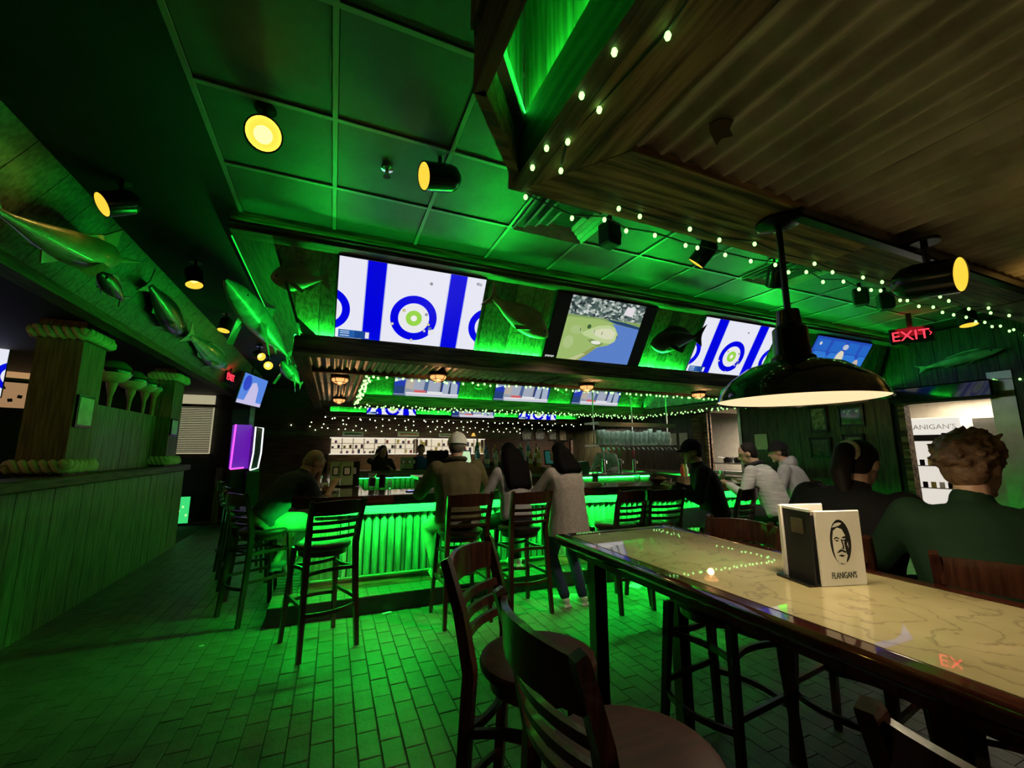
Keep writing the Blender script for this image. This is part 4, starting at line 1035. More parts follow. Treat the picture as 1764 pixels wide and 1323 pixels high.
def human(label, loc, rz, hip=.83, lean=12, side=0, head=(0, 0), hands=((-.16, .42, 1.08), (.16, .42, 1.08)), feet=((-.12, .22, .33), (.12, .22, .33)), top=None, pants=None, shoes=None, hair=None, style='short', cap=None, capdir=0, vox=.012, sc=1.0, bulk=1.0, sleeve=1.0, hood=None, skin=SKIN, hairlen=.2, long_coat=0, collar=None, tuck=0, elbow=(0, -.3, -1), shorts=False, stand=False, headlow=0, beard=None, cap_brim=True):
    t = T('person', label, 'person', loc, rz)
    z = V((0, 0, 1)); a = R(lean); sd = R(side)
    pel = V((0, 0, hip)); sp = V((math.sin(sd), math.sin(a) * math.cos(sd), math.cos(a) * math.cos(sd))).normalized()
    rx_ = V((1, 0, 0)); rx_ = (rx_ - sp * rx_.dot(sp)).normalized(); fw_ = sp.cross(rx_) * -1
    if fw_.y < 0: fw_ = -fw_
    TL = .50 * sc; neck = pel + sp * TL
    # head frame
    hp, hy = R(head[0]), R(head[1])
    HM = Matrix.Rotation(hy, 3, 'Z') @ Matrix.Rotation(-hp, 3, 'X')
    nk2 = neck + (sp * .6 + V((0, 0, .4))).normalized() * .075 * sc
    hc = nk2 + HM @ V((0, .035, .085)) * sc + V((0, 0, -headlow))
    def H(x, y, zz): return hc + HM @ (V((x, y, zz)) * sc)
    sh = [neck + rx_ * (s * .175 * sc * bulk ** .5) - sp * .055 for s in (-1, 1)]
    arms = []
    for i, s in enumerate((-1, 1)):
        pole = V((s * .6 + elbow[0], elbow[1], elbow[2]))
        e, h = ik(sh[i], hands[i], .29 * sc, .27 * sc, pole); arms.append((sh[i], e, h))
    legs = []
    for i, s in enumerate((-1, 1)):
        hj = pel + V((s * .09, .02, -.03)); k, f = ik(hj, V(feet[i]) + V((0, 0, .08)), .43 * sc, .43 * sc, (s * .25, 1, .3)); legs.append((hj, k, f))
    def torso(mb, g, z0=0.0):
        st = [(-.13, .155, .115), (-.05, .172, .125), (.08, .165, .12), (.3, .158, .115), (.55, .172, .122), (.78, .185, .115), (.92, .165, .09), (1.0, .085, .07)]
        rings = []
        for u, w_, d in st:
            if u < z0: continue
            c = pel + sp * (u * TL); c = c + fw_ * (-.02 * math.sin(max(0, u) * math.pi))
            rings.append([c + rx_ * (w_ * g * bulk * math.cos(2 * math.pi * k / 16)) + fw_ * (d * g * bulk * math.sin(2 * math.pi * k / 16)) for k in range(16)])
        mb.loft(rings)
    # body: one continuous skin surface
    b = MB(); torso(b, .86); b.cap(neck - sp * .03, nk2 + HM @ V((0, .01, .05)), .062 * sc, .055 * sc)
    b.ell(H(0, -.005, .03), (.078 * sc, .094 * sc, .098 * sc), 16, HM); b.ell(H(0, .022, -.035), (.058 * sc, .07 * sc, .075 * sc), 14, HM)
    b.cap(H(0, .085, .015), H(0, .107, -.022), .011, .016, 8); b.ell(H(0, .084, -.055), (.026, .014, .009), 10, HM); b.ell(H(0, .07, -.095), (.026, .022, .02), 10, HM)
    b.cap(H(-.045, .078, .035), H(.045, .078, .035), .012, .012, 8)
    for s in (-1, 1): b.ell(H(s * .078, -.008, -.002), (.012, .022, .034), 10, HM)
    for i, (A, E_, Hh) in enumerate(arms):
        b.cap(A, E_, .046 * sc, .037 * sc); b.cap(E_, Hh, .036 * sc, .026 * sc)
        d = (Hh - E_).normalized(); sdv = d.cross(V((0, 0, 1)));
        sdv = sdv.normalized() if sdv.length > .05 else V((1, 0, 0)); nn = sdv.cross(d)
        s = (-1, 1)[i]
        for q in (-.024, -.008, .008, .024): b.cap(Hh + sdv * q * .6, Hh + d * .075 + sdv * q, .015, .012, 8)
        for q, l in ((-.03, .05), (-.011, .065), (.009, .07), (.028, .06)):
            m1 = Hh + d * (.08 + l * .45) + sdv * q; m2 = Hh + d * (.08 + l * .75) + sdv * q - nn * .018
            b.cap(Hh + d * .075 + sdv * q, m1, .0095, .009, 7); b.cap(m1, m2, .009, .0078, 7)
        th = -s * (1 if sdv.x > 0 else -1)
        b.cap(Hh + d * .015 + sdv * th * .02, Hh + d * .06 + sdv * th * .052 - nn * .01, .013, .011, 7); b.cap(Hh + d * .06 + sdv * th * .052 - nn * .01, Hh + d * .09 + sdv * th * .05 - nn * .02, .011, .009, 7)
    for hj, k, f in legs: b.cap(hj, k, .072, .05); b.cap(k, f, .047, .034)
    put(remesh(b, vox * .75), 'body', t).data.materials.append(skin)
    for s in (-1, 1):
        MB().ell(H(s * .032, .083, .022), (.011, .007, .007), 8, HM).build('eye', BLACK, t)
    # clothing
    c = MB(); torso(c, 1.06, -.2 if not tuck else 0)
    if long_coat:
        rings = []
        for u in (-1.4, -.7, 0, .5, 1.0):
            cc = pel + (sp * (-u * .2) if u < 0 else V((0, 0, -long_coat * u))); w_ = .185 + .03 * max(0, u)
            rings.append([cc + V((w_ * bulk * math.cos(2 * math.pi * k / 18), (.145 + .025 * max(0, u)) * bulk * math.sin(2 * math.pi * k / 18), 0)) for k in range(18)])
        c.loft(rings)
    c.cap(neck - sp * .07, neck + sp * .015, .085 * bulk, .072)
    for A, E_, Hh in arms:
        c.cap(A, E_, .07 * sc * bulk ** .7, .056 * sc * bulk ** .7)
        if sleeve > 0: c.cap(E_, E_.lerp(Hh, .92 * sleeve), .055 * sc * bulk ** .7, .044 * sc)
    put(remesh(c, vox), 'top', t).data.materials.append(top)
    if collar:
        m_ = MB(); m_.tube([neck + sp * .03 + rx_ * (.085 * math.cos(q)) + fw_ * (.078 * math.sin(q)) for q in [2 * math.pi * i / 16 for i in range(17)]], .026, 8); put(remesh(m_, .012), 'collar', t).data.materials.append(collar)
    if hood:
        m_ = MB(); m_.ell(neck - fw_ * .07 + sp * .01, (.11, .06, .085), 14); m_.cap(neck + rx_ * -.09 - fw_ * .02 + sp * .02, neck + rx_ * .09 - fw_ * .02 + sp * .02, .05, .05); put(remesh(m_, .012), 'hood', t).data.materials.append(hood)
    p = MB(); torso(p, 1.0, -.2); p.v = p.v[:]
    p2 = MB(); rings = []
    for u, w_, d in ((-.2, .15, .12), (-.1, .17, .13), (.0, .176, .13), (.1, .168, .122)):
        cc = pel + sp * (u * TL); rings.append([cc + rx_ * (w_ * bulk * math.cos(2 * math.pi * k / 16)) + fw_ * (d * bulk * math.sin(2 * math.pi * k / 16)) for k in range(16)])
    p2.loft(rings)
    for hj, k, f in legs:
        p2.cap(hj, k, .09 * bulk ** .5, .068)
        if not shorts: p2.cap(k, f + V((0, 0, .02)), .064, .052)
        else: p2.cap(hj, k.lerp(hj, -.04), .095, .08)
    put(remesh(p2, vox), 'trousers', t).data.materials.append(pants)
    for i, (hj, k, f) in enumerate(legs):
        d = V((0, 1, 0)); d = (V((d.x, d.y, 0))).normalized(); m_ = MB()
        m_.cap(f + V((0, -.02, -.03)), f + V((0, .05, -.04)), .04, .042); m_.cap(f + V((0, .05, -.045)), f + V((0, .15, -.055)), .042, .032); m_.box(f + V((0, .055, -.078)), (.085, .24, .022))
        put(remesh(m_, .01, 3), 'shoe', t).data.materials.append(shoes or BLACKM)
    # hair and headwear
    if hair:
        h = MB()
        if style in ('short', 'long', 'pony', 'fade'):
            fk = .9 if style == 'fade' else 1
            h.ell(H(0, -.022, .042 if fk == 1 else .025), (.086 * sc * fk, .094 * sc * fk, .098 * sc * fk), 18, HM); h.ell(H(0, -.05, -.01), (.076 * sc, .06 * sc, .075 * sc), 14, HM)
        if style == 'long':
            back = -fw_
            for s in (-.07, -.035, 0, .035, .07):
                h.cap(H(s, -.06, .0), neck - fw_ * .075 + rx_ * s * 1.3 - sp * .02, .058, .06); h.cap(neck - fw_ * .085 + rx_ * s * 1.3, neck - fw_ * (.10 + .12 * hairlen) * bulk + rx_ * s * 1.4 - sp * hairlen, .058, .042)
            for s in (-1, 1): h.cap(H(s * .07, -.02, .0), neck + rx_ * s * .1 - fw_ * .03 - sp * .05, .04, .045)
        if style == 'pony':
            h.cap(H(0, -.1, .05), H(0, -.15, .03), .035, .045); h.cap(H(0, -.15, .03), H(.0, -.17, -.1), .05, .05); h.cap(H(.0, -.17, -.1), H(.02, -.15, -.2), .05, .03)
        if style == 'curly':
            h.ell(H(0, -.02, .05), (.095, .105, .1), 18, HM); h.ell(H(0, -.05, -.01), (.085, .07, .085), 14, HM)
            rnd = random.Random(5)
            for k in range(420):
                q = V((rnd.gauss(0, 1), rnd.gauss(-.3, 1), rnd.gauss(.35, .8))).normalized()
                if q.y > .35 and q.z < .55: continue
                if q.z < -.45: continue
                p0 = V((q.x * .098, q.y * .11 - .025, q.z * .105 + .045)); tz = V((rnd.uniform(-1, 1), rnd.uniform(-1, 1), rnd.uniform(-1, 1))) * .022
                h.cap(H(*p0), H(*(p0 + tz * .8 + q * .004)), .0125, .009, 6)
        HW = remesh(h, .007 if style == 'curly' else .010, 2 if style == 'curly' else 8); put(HW, 'hair', t).data.materials.append(hair)
        if style == 'pony':
            MB().tube([H(.042 * math.cos(q), -.118 - .012 * math.sin(q), .043 + .042 * math.sin(q)) for q in [2 * math.pi * i / 14 for i in range(15)]], .016, 8).build('hair_tie', mat('cream scrunchie', (.75, .66, .48), .8), t, True)
    if cap:
        cm = MB(); rings = []
        CM = HM @ Matrix.Rotation(R(capdir), 3, 'Z')
        for i in range(7):
            q = i / 6 * math.pi / 2
            rings.append([hc + CM @ V((.098 * math.cos(q) * math.cos(2 * math.pi * k / 24), .116 * math.cos(q) * math.sin(2 * math.pi * k / 24) - .006, .022 + .121 * math.sin(q))) * sc if q < 1.5 else hc + CM @ V((.004 * math.cos(2 * math.pi * k / 24), .004 * math.sin(2 * math.pi * k / 24), .144)) * sc for k in range(24)])
        cm.loft(rings)
        put(cm.mesh('crown', cap, True, 60), 'cap_crown', t)
        if cap_brim:
            br = MB(); n = 14
            def brim(dz): return [[hc + CM @ V(((.088 + .0 * v) * math.cos(q) * (1 - .1 * v), .095 * math.sin(q) * (1 - v) + v * (.10 * math.sin(q) + .075), .05 - .022 * v + dz - .012 * math.cos(q) ** 2)) * sc for q in [math.pi * k / n for k in range(n + 1)]] for v in (0, .5, 1)]
            for dz in (0, -.005): br.loft(brim(dz), cap=False, closed=False)
            put(br.mesh('brim', cap, True, 60), 'cap_brim', t)
            MB().ell(hc + CM @ V((0, 0, .144)) * sc, (.008, .008, .005), 8).build('cap_button', cap, t)
    return t
HBLK = mat('black hair', (.0025, .002, .002), .7, bump=.3, bscale=60, stretch=(6, 6, .5), spec=.06); HBRN = mat('brown hair', (.16, .085, .045), .45, bump=.5, bscale=110, var=.45, scale=40); HDK = mat('dark brown hair', (.012, .008, .006), .6, bump=.4, bscale=90, spec=.2)
HGREY = mat('cropped grey hair', (.32, .27, .18), .6, bump=.3, bscale=140)
ZK = 1.06
# man bending at the bar corner
human('man in dark shirt bending over his food at the left bar corner', (-.55, 4.66, 0), R(-60), .82, 40, 0, (38, -4), ((-.02, .52, 1.24), (.2, .55, 1.09)), ((-.12, .2, .3), (.13, .2, .3)), fabric('navy shirt', (.04, .055, .075)), fabric('pale shorts', (.22, .24, .18)), mat('grey shoes', (.2, .2, .2), .6), HGREY, 'short', bulk=1.06, sleeve=.0, shorts=True)
# man in cap
human('man in olive jacket and pale cap seated at the bar with back turned', (1.12, 3.93, 0), R(-4), .84, 9, -1, (4, -24), ((-.27, .44, 1.07), (.25, .44, 1.07)), ((-.18, .12, .3), (.16, .16, .3)), fabric('olive jacket', (.135, .11, .05), (.085, .07, .032)), fabric('khaki trousers', (.2, .2, .15)), mat('tan shoes', (.3, .28, .22), .6), mat('dark grey hair', (.1, .085, .06), .6), 'fade', cap=fabric('pale cap', (.7, .69, .63)), capdir=0, bulk=1.24, collar=fabric('dark olive collar', (.045, .04, .022)), elbow=(0, -.9, -.6))
# long-haired woman seated
human('seated woman with long black hair in a grey top beside the olive jacket man', (1.70, 3.90, 0), R(8), .82, 16, 3, (14, 10), ((-.2, .4, 1.07), (.2, .44, 1.07)), ((-.14, .16, .3), (.12, .18, .3)), fabric('grey hooded top', (.36, .33, .32), (.26, .24, .235)), fabric('black leggings', (.012, .012, .014)), mat('pale trainers', (.5, .5, .5), .6), HBLK, 'long', sc=.93, bulk=.98)
# standing woman
human('standing woman in a long taupe coat leaning on the bar', (2.20, 3.74, 0), R(10), .83, 9, 0, (16, 20), ((-.2, .44, 1.07), (.16, .44, 1.07)), ((-.09, -.02, 0), (.08, -.08, 0)), fabric('taupe fleece coat', (.34, .285, .255), (.27, .225, .2), sc=40), fabric('dark jeans', (.02, .03, .06)), mat('white trainers', (.6, .58, .52), .6), HBLK, 'long', sc=.9, bulk=1.08, long_coat=.2, hairlen=.03)
# man in black cap
human('man in black jacket and black cap turned to the left at the bar', (3.72, 3.33, 0), R(52), .80, 16, 0, (8, 14), ((-.2, .42, 1.07), (.22, .36, 1.07)), ((-.14, .2, .3), (.14, .2, .3)), fabric('black jacket', (.01, .01, .01)), fabric('teal trousers', (.16, .3, .27)), BLACKM, HDK, 'fade', cap=fabric('black cap', (.008, .008, .008)), bulk=1.12)
human('person in a pale striped sweater seated near the bar end', (4.56, 3.24, 0), R(14), .8, 22, 0, (18, 22), ((-.2, .42, 1.06), (.2, .42, 1.06)), ((-.14, .2, .3), (.14, .2, .3)), fabric('pale striped sweater', (.62, .6, .56), (.4, .39, .37), (1, 1, 9), 6), fabric('dark trousers', (.03, .03, .03)), BLACKM, HDK, 'short', bulk=1.14, collar=BLACKM)
human('person in a grey hooded top and black cap at the bar end', (5.12, 3.3, 0), R(24), .8, 18, 0, (10, 10), ((-.2, .42, 1.06), (.2, .42, 1.06)), ((-.14, .2, .3), (.14, .2, .3)), fabric('grey hoodie', (.34, .33, .33)), fabric('dark trousers', (.03, .03, .03)), BLACKM, HDK, 'fade', cap=fabric('black cap', (.008, .008, .008)), bulk=1.08, hood=fabric('grey hoodie', (.34, .33, .33)), cap_brim=False)
# two at the next table
human('person in black with a ponytail seated beyond the high table', (2.37, 1.38, 0), R(-76), .78, 26, 4, (20, -14), ((-.2, .44, 1.06), (.24, .4, 1.03)), ((-.14, .22, .3), (.14, .22, .3)), fabric('black hoodie', (.009, .009, .01)), fabric('black jeans', (.012, .012, .012)), BLACKM, HDK, 'pony', bulk=1.34)
human('man with curly brown hair in a green sweatshirt, closest at the picture edge', (2.36, .84, 0), R(-56), .735, 12, 0, (10, -50), ((-.22, .44, 1.06), (.22, .44, 1.06)), ((-.14, .22, .3), (.14, .22, .3)), fabric('dark green sweatshirt', (.009, .03, .012)), fabric('black jeans', (.012, .012, .012)), BLACKM, HBRN, 'curly', bulk=1.25)
# far side of the bar
human('woman resting her cheek on one hand across the bar', (.95, 9.35, 0), R(180), .80, 18, 0, (16, 18), ((-.16, .3, 1.1), (.1, .24, 1.38)), ((-.14, .2, .3), (.14, .2, .3)), fabric('black print tee', (.03, .03, .03)), fabric('dark trousers', (.03, .03, .03)), BLACKM, HDK, 'long', vox=.016, sleeve=0)
human('man in a blue tee reading a menu across the bar', (1.78, 9.4, 0), R(178), .81, 14, 0, (16, -4), ((-.24, .3, 1.12), (.24, .3, 1.12)), ((-.14, .2, .3), (.14, .2, .3)), fabric('blue tee', (.03, .11, .3)), fabric('dark trousers', (.03, .03, .03)), BLACKM, HDK, 'short', vox=.016, sleeve=0, bulk=1.1)
human('bartender in a pale striped shirt behind the mug rack', (5.55, 7.7, 0), R(120), .90, 14, 0, (20, 0), ((-.2, .4, 1.05), (.2, .4, 1.05)), ((-.12, .1, 0), (.12, .0, 0)), fabric('pale striped shirt', (.5, .55, .45), (.25, .3, .24), (1, 1, 8), 6), fabric('dark trousers', (.03, .03, .03)), BLACKM, HBLK, 'short', vox=.016)
# ------------------------------------------------------------------ things on and behind the bar
BZ = ZT
def single(mb, name, m, label, cat, loc, rz=0, group=None, smooth=False):
    o = mb.build(name, m, None, smooth); o.location = loc; o.rotation_euler = (0, 0, rz)
    return tag(o, label, cat, group)
GREENB = mat('green menu card', (.3, .42, .2), .5); 
def menu_stand(label, loc, rz, h=.3):
    t = T('menu_stand', label, 'menu stand', loc, rz, group='menu stands on the bar')
    for i, (x, y, a) in enumerate(((-.07, .02, 25), (.06, 0, -8), (.15, .03, -40))):
        o = MB().cbox((0, 0, h / 2), (.14, .008, h), .003).build('menu', GREENB if i < 2 else BLACKM, t); o.location = (x, y, 0); o.rotation_euler = (0, 0, R(a))
        q = MB().box((0, -.006, h * .62), (.085, .002, h * .34)).build('menu_picture', BLACK, o); MB().box((0, -.008, h * .62), (.06, .002, h * .26)).build('menu_portrait', PAPER, o)
    MB().box((.04, .03, .01), (.26, .1, .02)).build('base', BLACK, t)
menu_stand('green menu stand on the left counter before the bending man', (.12, 5.5, BZ), R(12), .3)
menu_stand('menu stand on the far counter between the two far guests', (1.42, 8.85, 1.06), 0, .26)
def napkins(label, loc, rz=0, w_=.16):
    t = T('napkin_pile', label, 'napkins', loc, rz, group='napkin piles')
    for i in range(4): MB().box((random.uniform(-.01, .01), random.uniform(-.01, .01), .006 + i * .011), (w_, .13, .01), (0, 0, random.uniform(-.3, .3))).build('napkin', PAPER, t)
napkins('white napkins beside the green menu stand', (-.1, 5.6, BZ)); napkins('white napkin pile left of the drinks on the bar', (2.95, 4.42, BZ)); napkins('crumpled white napkins between the empty stools', (3.35, 4.32, BZ), .4); napkins('white napkins by the stripe-sweater guest', (5.2, 4.2, BZ), .2)
def tumbler(label, loc, r=.038, h=.14, m=None, fill=None):
    t = T('drinking_glass', label, 'glass', loc, group='glasses on the bar')
    MB().lathe([(.0, .004), (r * .8, .004), (r, h), (r * .93, h), (r * .74, .012), (.0, .012)], 16, cap=False).build('glass', m or GLASS, t, True)
    if fill: MB().lathe([(.0, .014), (r * .72, .014), (r * .85, h * .7), (.0, h * .7)], 16, cap=False).build('drink', fill, t, True)
BEER = mat('beer', (.45, .34, .05), .2); COLA = mat('cola', (.02, .01, .006), .2); LIME = mat('green drink', (.12, .3, .05), .2)
tumbler('dark cola glass right of the green menu stand', (.46, 5.35, BZ), .045, .16, None, COLA); tumbler('second dark glass beside the cola on the left counter', (.56, 5.2, BZ), .04, .15, BLACK)
tumbler('short clear shaker glass near the cola', (.62, 5.0, BZ), .025, .1); tumbler('green mojito glass near the standing woman', (3.12, 4.62, BZ), .045, .19, None, LIME)
tumbler('dark cup beside the standing woman', (2.72, 4.5, BZ), .045, .13, BLACK); tumbler('clear water glass between the empty stools', (3.62, 4.42, BZ), .04, .13); tumbler('small beer glass before the stripe-sweater guest', (5.05, 4.35, BZ), .035, .15, None, BEER); tumbler('water glass before the bending man', (-.12, 5.2, BZ), .04, .16)
t = T('serving_basket', 'dark red food basket on the bar by the black-capped man', 'basket', (3.98, 4.4, BZ))
MB().lathe([(.0, .0), (.1, .0), (.15, .07), (.142, .07), (.095, .008), (0, .008)], 20, cap=False).build('bowl', mat('maroon plastic', (.06, .012, .012), .4), t, True)
MB().ell((0, 0, .05), (.09, .07, .05), 12).build('food', mat('fried food', (.25, .14, .05), .7, bump=.6, bscale=60), t, True)
t = T('condiment_caddy', 'condiment caddy with flowers in front of the black-capped man', 'caddy', (4.2, 4.2, BZ))
MB().box((0, 0, .05), (.14, .12, .1)).build('box', mat('wood caddy', (.2, .14, .07), .6), t)
for k in range(4):
    MB().lathe([(.0, .08), (.02, .08), (.02, .2), (.008, .23), (.008, .26), (0, .26)], 10, c=(-.04 + .027 * k, .0, 0)).build('bottle', (mat('ketchup', (.3, .02, .01), .3), mat('mustard', (.45, .3, .03), .3), LIME, PAPER)[k], t, True)
t = T('smartphone', 'lit phone lying on the left counter behind the cap man', 'phone', (.82, 4.62, BZ), R(20))
MB().cbox((0, 0, .005), (.15, .075, .009), .003).build('case', BLACK, t); MB().box((0, 0, .0105), (.14, .066, .001)).build('screen', emis('phone screen', (.25, .35, .9), 1.0), t)
t = T('plate', 'white plate of food before the bending man', 'plate', (-.02, 4.95, BZ))
MB().lathe([(0, .005), (.08, .005), (.13, .02), (.128, .024), (.08, .01), (0, .01)], 24, cap=False).build('dish', WHITEP, t, True); MB().ell((0, 0, .025), (.06, .05, .03), 12).build('food', MATS['fried food'], t, True)
# centre island with bottles and tills
isl = T('bar_island', 'dark service island with tiered shelves in the middle of the bar', 'service island')
MB().bb((1.3, 6.7, 0), (4.1, 7.3, 1.0)).build('cabinet', WD, isl); MB().bb((1.25, 6.65, 1.0), (4.15, 7.35, 1.04)).build('worktop', STEEL, isl)
MB().bb((2.2, 6.75, 1.04), (3.5, 6.95, 1.16)).build('tier', WD, isl); MB().bb((2.2, 6.95, 1.04), (3.5, 7.2, 1.26)).build('tier', WD, isl)
BT = [(mat('blue glass bottle', (.12, .25, .5), .08, var=.1), 'blue glass'), (mat('clear bottle', (.5, .6, .6), .08, var=.1), 'clear'), (mat('amber bottle', (.4, .2, .04), .1, var=.1), 'amber'), (mat('green bottle', (.05, .2, .07), .1, var=.1), 'green'), (mat('yellow bottle', (.5, .42, .06), .1, var=.1), 'yellow')]
SPOT = ['beside the left till', 'next to the pale bottles', 'in the middle of the tier', 'near the right till', 'at the end of the tier']
k = 0
for row, (y, z) in enumerate(((6.85, 1.16), (7.08, 1.26))):
    for i in range(8):
        m, cn_ = BT[(i * 2 + row * 3) % 5] if not (i < 3 and row == 0) else BT[0 if i < 2 else 1]
        h = random.uniform(.28, .4); r = random.uniform(.035, .045)
        b = T('liquor_bottle', '%s bottle number %d from the left on the %s island tier' % (cn_, i + 1, ('front', 'back')[row]), 'bottle', (2.28 + i * .165 + row * .06, y, z), group='bottles on the island')
        b['label'] = '%s bottle, %s from the left on the %s island tier' % (cn_, ('first', 'second', 'third', 'fourth', 'fifth', 'sixth', 'seventh', 'eighth')[i], ('front', 'back')[row])
        MB().lathe([(0, 0), (r, 0), (r, h * .6), (r * .85, h * .68), (r * .35, h * .76), (r * .33, h * .95), (0, h * .95)], 14).build('glass', m, b, True)
        MB().lathe([(r * .36, h * .93), (r * .36, h), (0, h)], 10).build('cap', BLACK, b, True); MB().lathe([(r * 1.02, h * .2), (r * 1.02, h * .45)], 14, cap=False).build('label_band', PAPER, b, True)
def till(label, loc, rz, pic):
    t = T('till_screen', label, 'till', loc, rz, group='tills on the island')
    MB().box((0, 0, .02), (.2, .18, .04)).build('base', BLACK, t); MB().box((0, .03, .13), (.05, .05, .2)).build('stand', BLACK, t)
    o = MB().cbox((0, 0, .0), (.36, .03, .27), .006).build('monitor', PLASTIC, t); o.location = (0, -.02, .28); o.rotation_euler = (R(-18), 0, 0)
    MB().box((0, -.017, 0), (.32, .002, .23)).build('display', pic, o)
till('black till monitor right of the bottles, partly behind the women', (3.75, 6.9, 1.04), R(-8), emis('till dark screen', (.01, .06, .05), 1)); till('bright till screen between the cap man and the women', (2.0, 6.9, 1.04), R(10), emis('till pale screen', (.6, .85, .5), .9))
till('black till monitor seen from behind, left of the bright one', (1.6, 6.9, 1.04), R(160), emis('till dark screen', (.01, .06, .05), 1))
# mug rack
rk = T('mug_rack', 'hanging steel rack of glass mugs above the right bar side', 'rack', (0, 0, 0))
for z in (1.93, 1.52): MB().bb((4.35, 6.3, z), (6.15, 6.75, z + .03)).build('shelf', STEEL, rk)
for x in (4.38, 5.26, 6.12): MB().tube([(x, 6.5, 1.5), (x, 6.5, 3.12)], .012, 8).build('hanger_rod', STEEL, rk)
for k in range(16): MB().tube([(4.42 + k * .11, 6.28, 1.5), (4.42 + k * .11, 6.22, 1.46)], .01, 6).build('hook', CHROME, rk)
MUG = mat('glass mug', (.85, .95, .88), .08, var=.3, scale=20, spec=.8, col2=(.35, .5, .42), trans=.5); MUGS = MB().lathe([(0, 0), (.045, 0), (.042, .02), (.05, .17), (.046, .17), (.038, .025), (0, .025)], 14, cap=False).mesh('glass', MUG, True)
MUGH = MB().tube([(.045, 0, .14), (.09, 0, .13), (.09, 0, .06), (.045, 0, .04)], .007, 6).mesh('handle', MUG, True)
ORD = ('first', 'second', 'third', 'fourth', 'fifth', 'sixth', 'seventh', 'eighth', 'ninth', 'tenth', 'eleventh', 'twelfth', 'thirteenth', 'fourteenth', 'fifteenth', 'sixteenth')
for k in range(16):
    g = T('beer_mug', '%s tall glass mug from the left on the mug rack shelf' % ORD[k], 'mug', (4.44 + k * .109, 6.45, 1.55), R(random.uniform(-60, 60)), group='mugs on the rack')
    put(MUGS, 'glass', g, scale=(1, 1, random.uniform(1.4, 1.9))); put(MUGH, 'handle', g)
# back counter beneath the rack
bc = T('back_counter', 'green lit steel counter under the mug rack', 'counter'); MB().bb((4.3, 6.95, 0), (6.0, 7.3, .96)).build('body', PALE, bc); MB().bb((4.25, 6.9, .96), (6.05, 7.35, 1.0)).build('worktop', STEEL, bc); MB().bb((4.3, 6.935, .93), (6.0, 6.945, .94)).build('led_strip', LEDFAR, bc)
single(MB().cbox((0, 0, .12), (.2, .2, .24), .01), 'green_bin', mat('green plastic', (.02, .16, .05), .4), 'square green bin on the counter under the mug rack', 'bin', (4.5, 7.1, 1.0))
for k, (x, lb) in enumerate(((5.0, 'left'), (5.4, 'middle'), (5.75, 'right'))):
    t = T('beer_tap', 'chrome beer tap, %s one of three under the mug rack' % lb, 'beer tap', (x, 7.1, 1.0), group='beer taps')
    MB().lathe([(0, 0), (.05, 0), (.05, .02), (.028, .03), (.028, .26), (.035, .27), (0, .3)], 14).build('column', CHROME, t, True); MB().tube([(0, -.02, .24), (0, -.09, .24), (0, -.1, .19)], .01, 8).build('spout', CHROME, t, True); MB().lathe([(0, .3), (.014, .3), (.024, .42), (.02, .46), (0, .47)], 10).build('handle', (PAPER, LIME, mat('red tap', (.4, .03, .03), .4))[k], t, True)
# far coolers with lit contents
def cooler(label, x0, x1, z0, z1, y=12.35, shelves=3):
    t = T('display_cooler', label, 'cooler', ((x0 + x1) / 2, y, 0), group='lit display coolers'); W = x1 - x0
    MB().bb((-W / 2 - .05, 0, 0), (W / 2 + .05, .45, z0 - .02)).build('base_cabinet', WD, t)
    MB().bb((-W / 2, .3, z0), (W / 2, .34, z1)).build('lit_back', emis('cooler back light', (1, .86, .62), .75), t)
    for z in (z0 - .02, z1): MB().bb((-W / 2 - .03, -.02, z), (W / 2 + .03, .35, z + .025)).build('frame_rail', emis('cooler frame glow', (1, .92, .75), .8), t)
    n = max(2, int(W / .28))
    for k in range(n + 1): MB().box((-W / 2 + k * W / n, 0, (z0 + z1) / 2), (.02, .04, z1 - z0)).build('frame_post', PAPER, t)
    for k in range(1, shelves): MB().box((0, .15, z0 + (z1 - z0) * k / shelves), (W, .25, .012)).build('shelf', STEEL, t)
    cols = [mat('packet %d' % i, c, .5) for i, c in enumerate(((.25, .05, .06), (.1, .06, .05), (.5, .42, .1), (.04, .05, .15), (.3, .1, .3), (.1, .08, .06)))]
    for k in range(int(W / .075)):
        s_ = random.randrange(shelves); hh = random.uniform(.05, (z1 - z0) / shelves - .03)
        MB().box((-W / 2 + .05 + k * .075, .12, z0 + (z1 - z0) * s_ / shelves + .012 + hh / 2), (.06, .08, hh)).build('packet', cols[random.randrange(6)], t)
cooler('long lit cooler crowded with packets behind the two far guests', -.05, 2.2, 1.36, 1.78); cooler('shorter lit cooler behind the olive jacket man', 2.34, 4.3, 1.36, 1.78, shelves=2)
for i, (x, z, w_, h_) in enumerate(((.5, 1.9, .55, .13), (2.0, 1.92, .6, .14), (3.1, 1.9, .4, .1))):
    t = T('sign_board', ('small pale sign standing on the cooler, leftmost', 'small red-lettered sign standing on the cooler, middle', 'small pale sign standing on the cooler, rightmost')[i], 'sign', (x, 12.4, z), group='signs on the coolers'); MB().box((0, 0, 0), (w_, .03, h_)).build('board', mat('pale sign', (.5, .5, .42), .6), t); MB().box((0, -.017, 0), (w_ * .8, .003, h_ * .25)).build('print', mat('red print', (.4, .05, .04), .5) if i == 1 else INK, t)
lamp('far_warm', 'AREA', (2.5, 11.2, 2.05), 30, (1, .8, .5), size=3.0, sy=.3)
lamp('far_warm_right', 'AREA', (7.0, 11.4, 2.1), 45, (1, .8, .6), size=1.2, sy=.3)
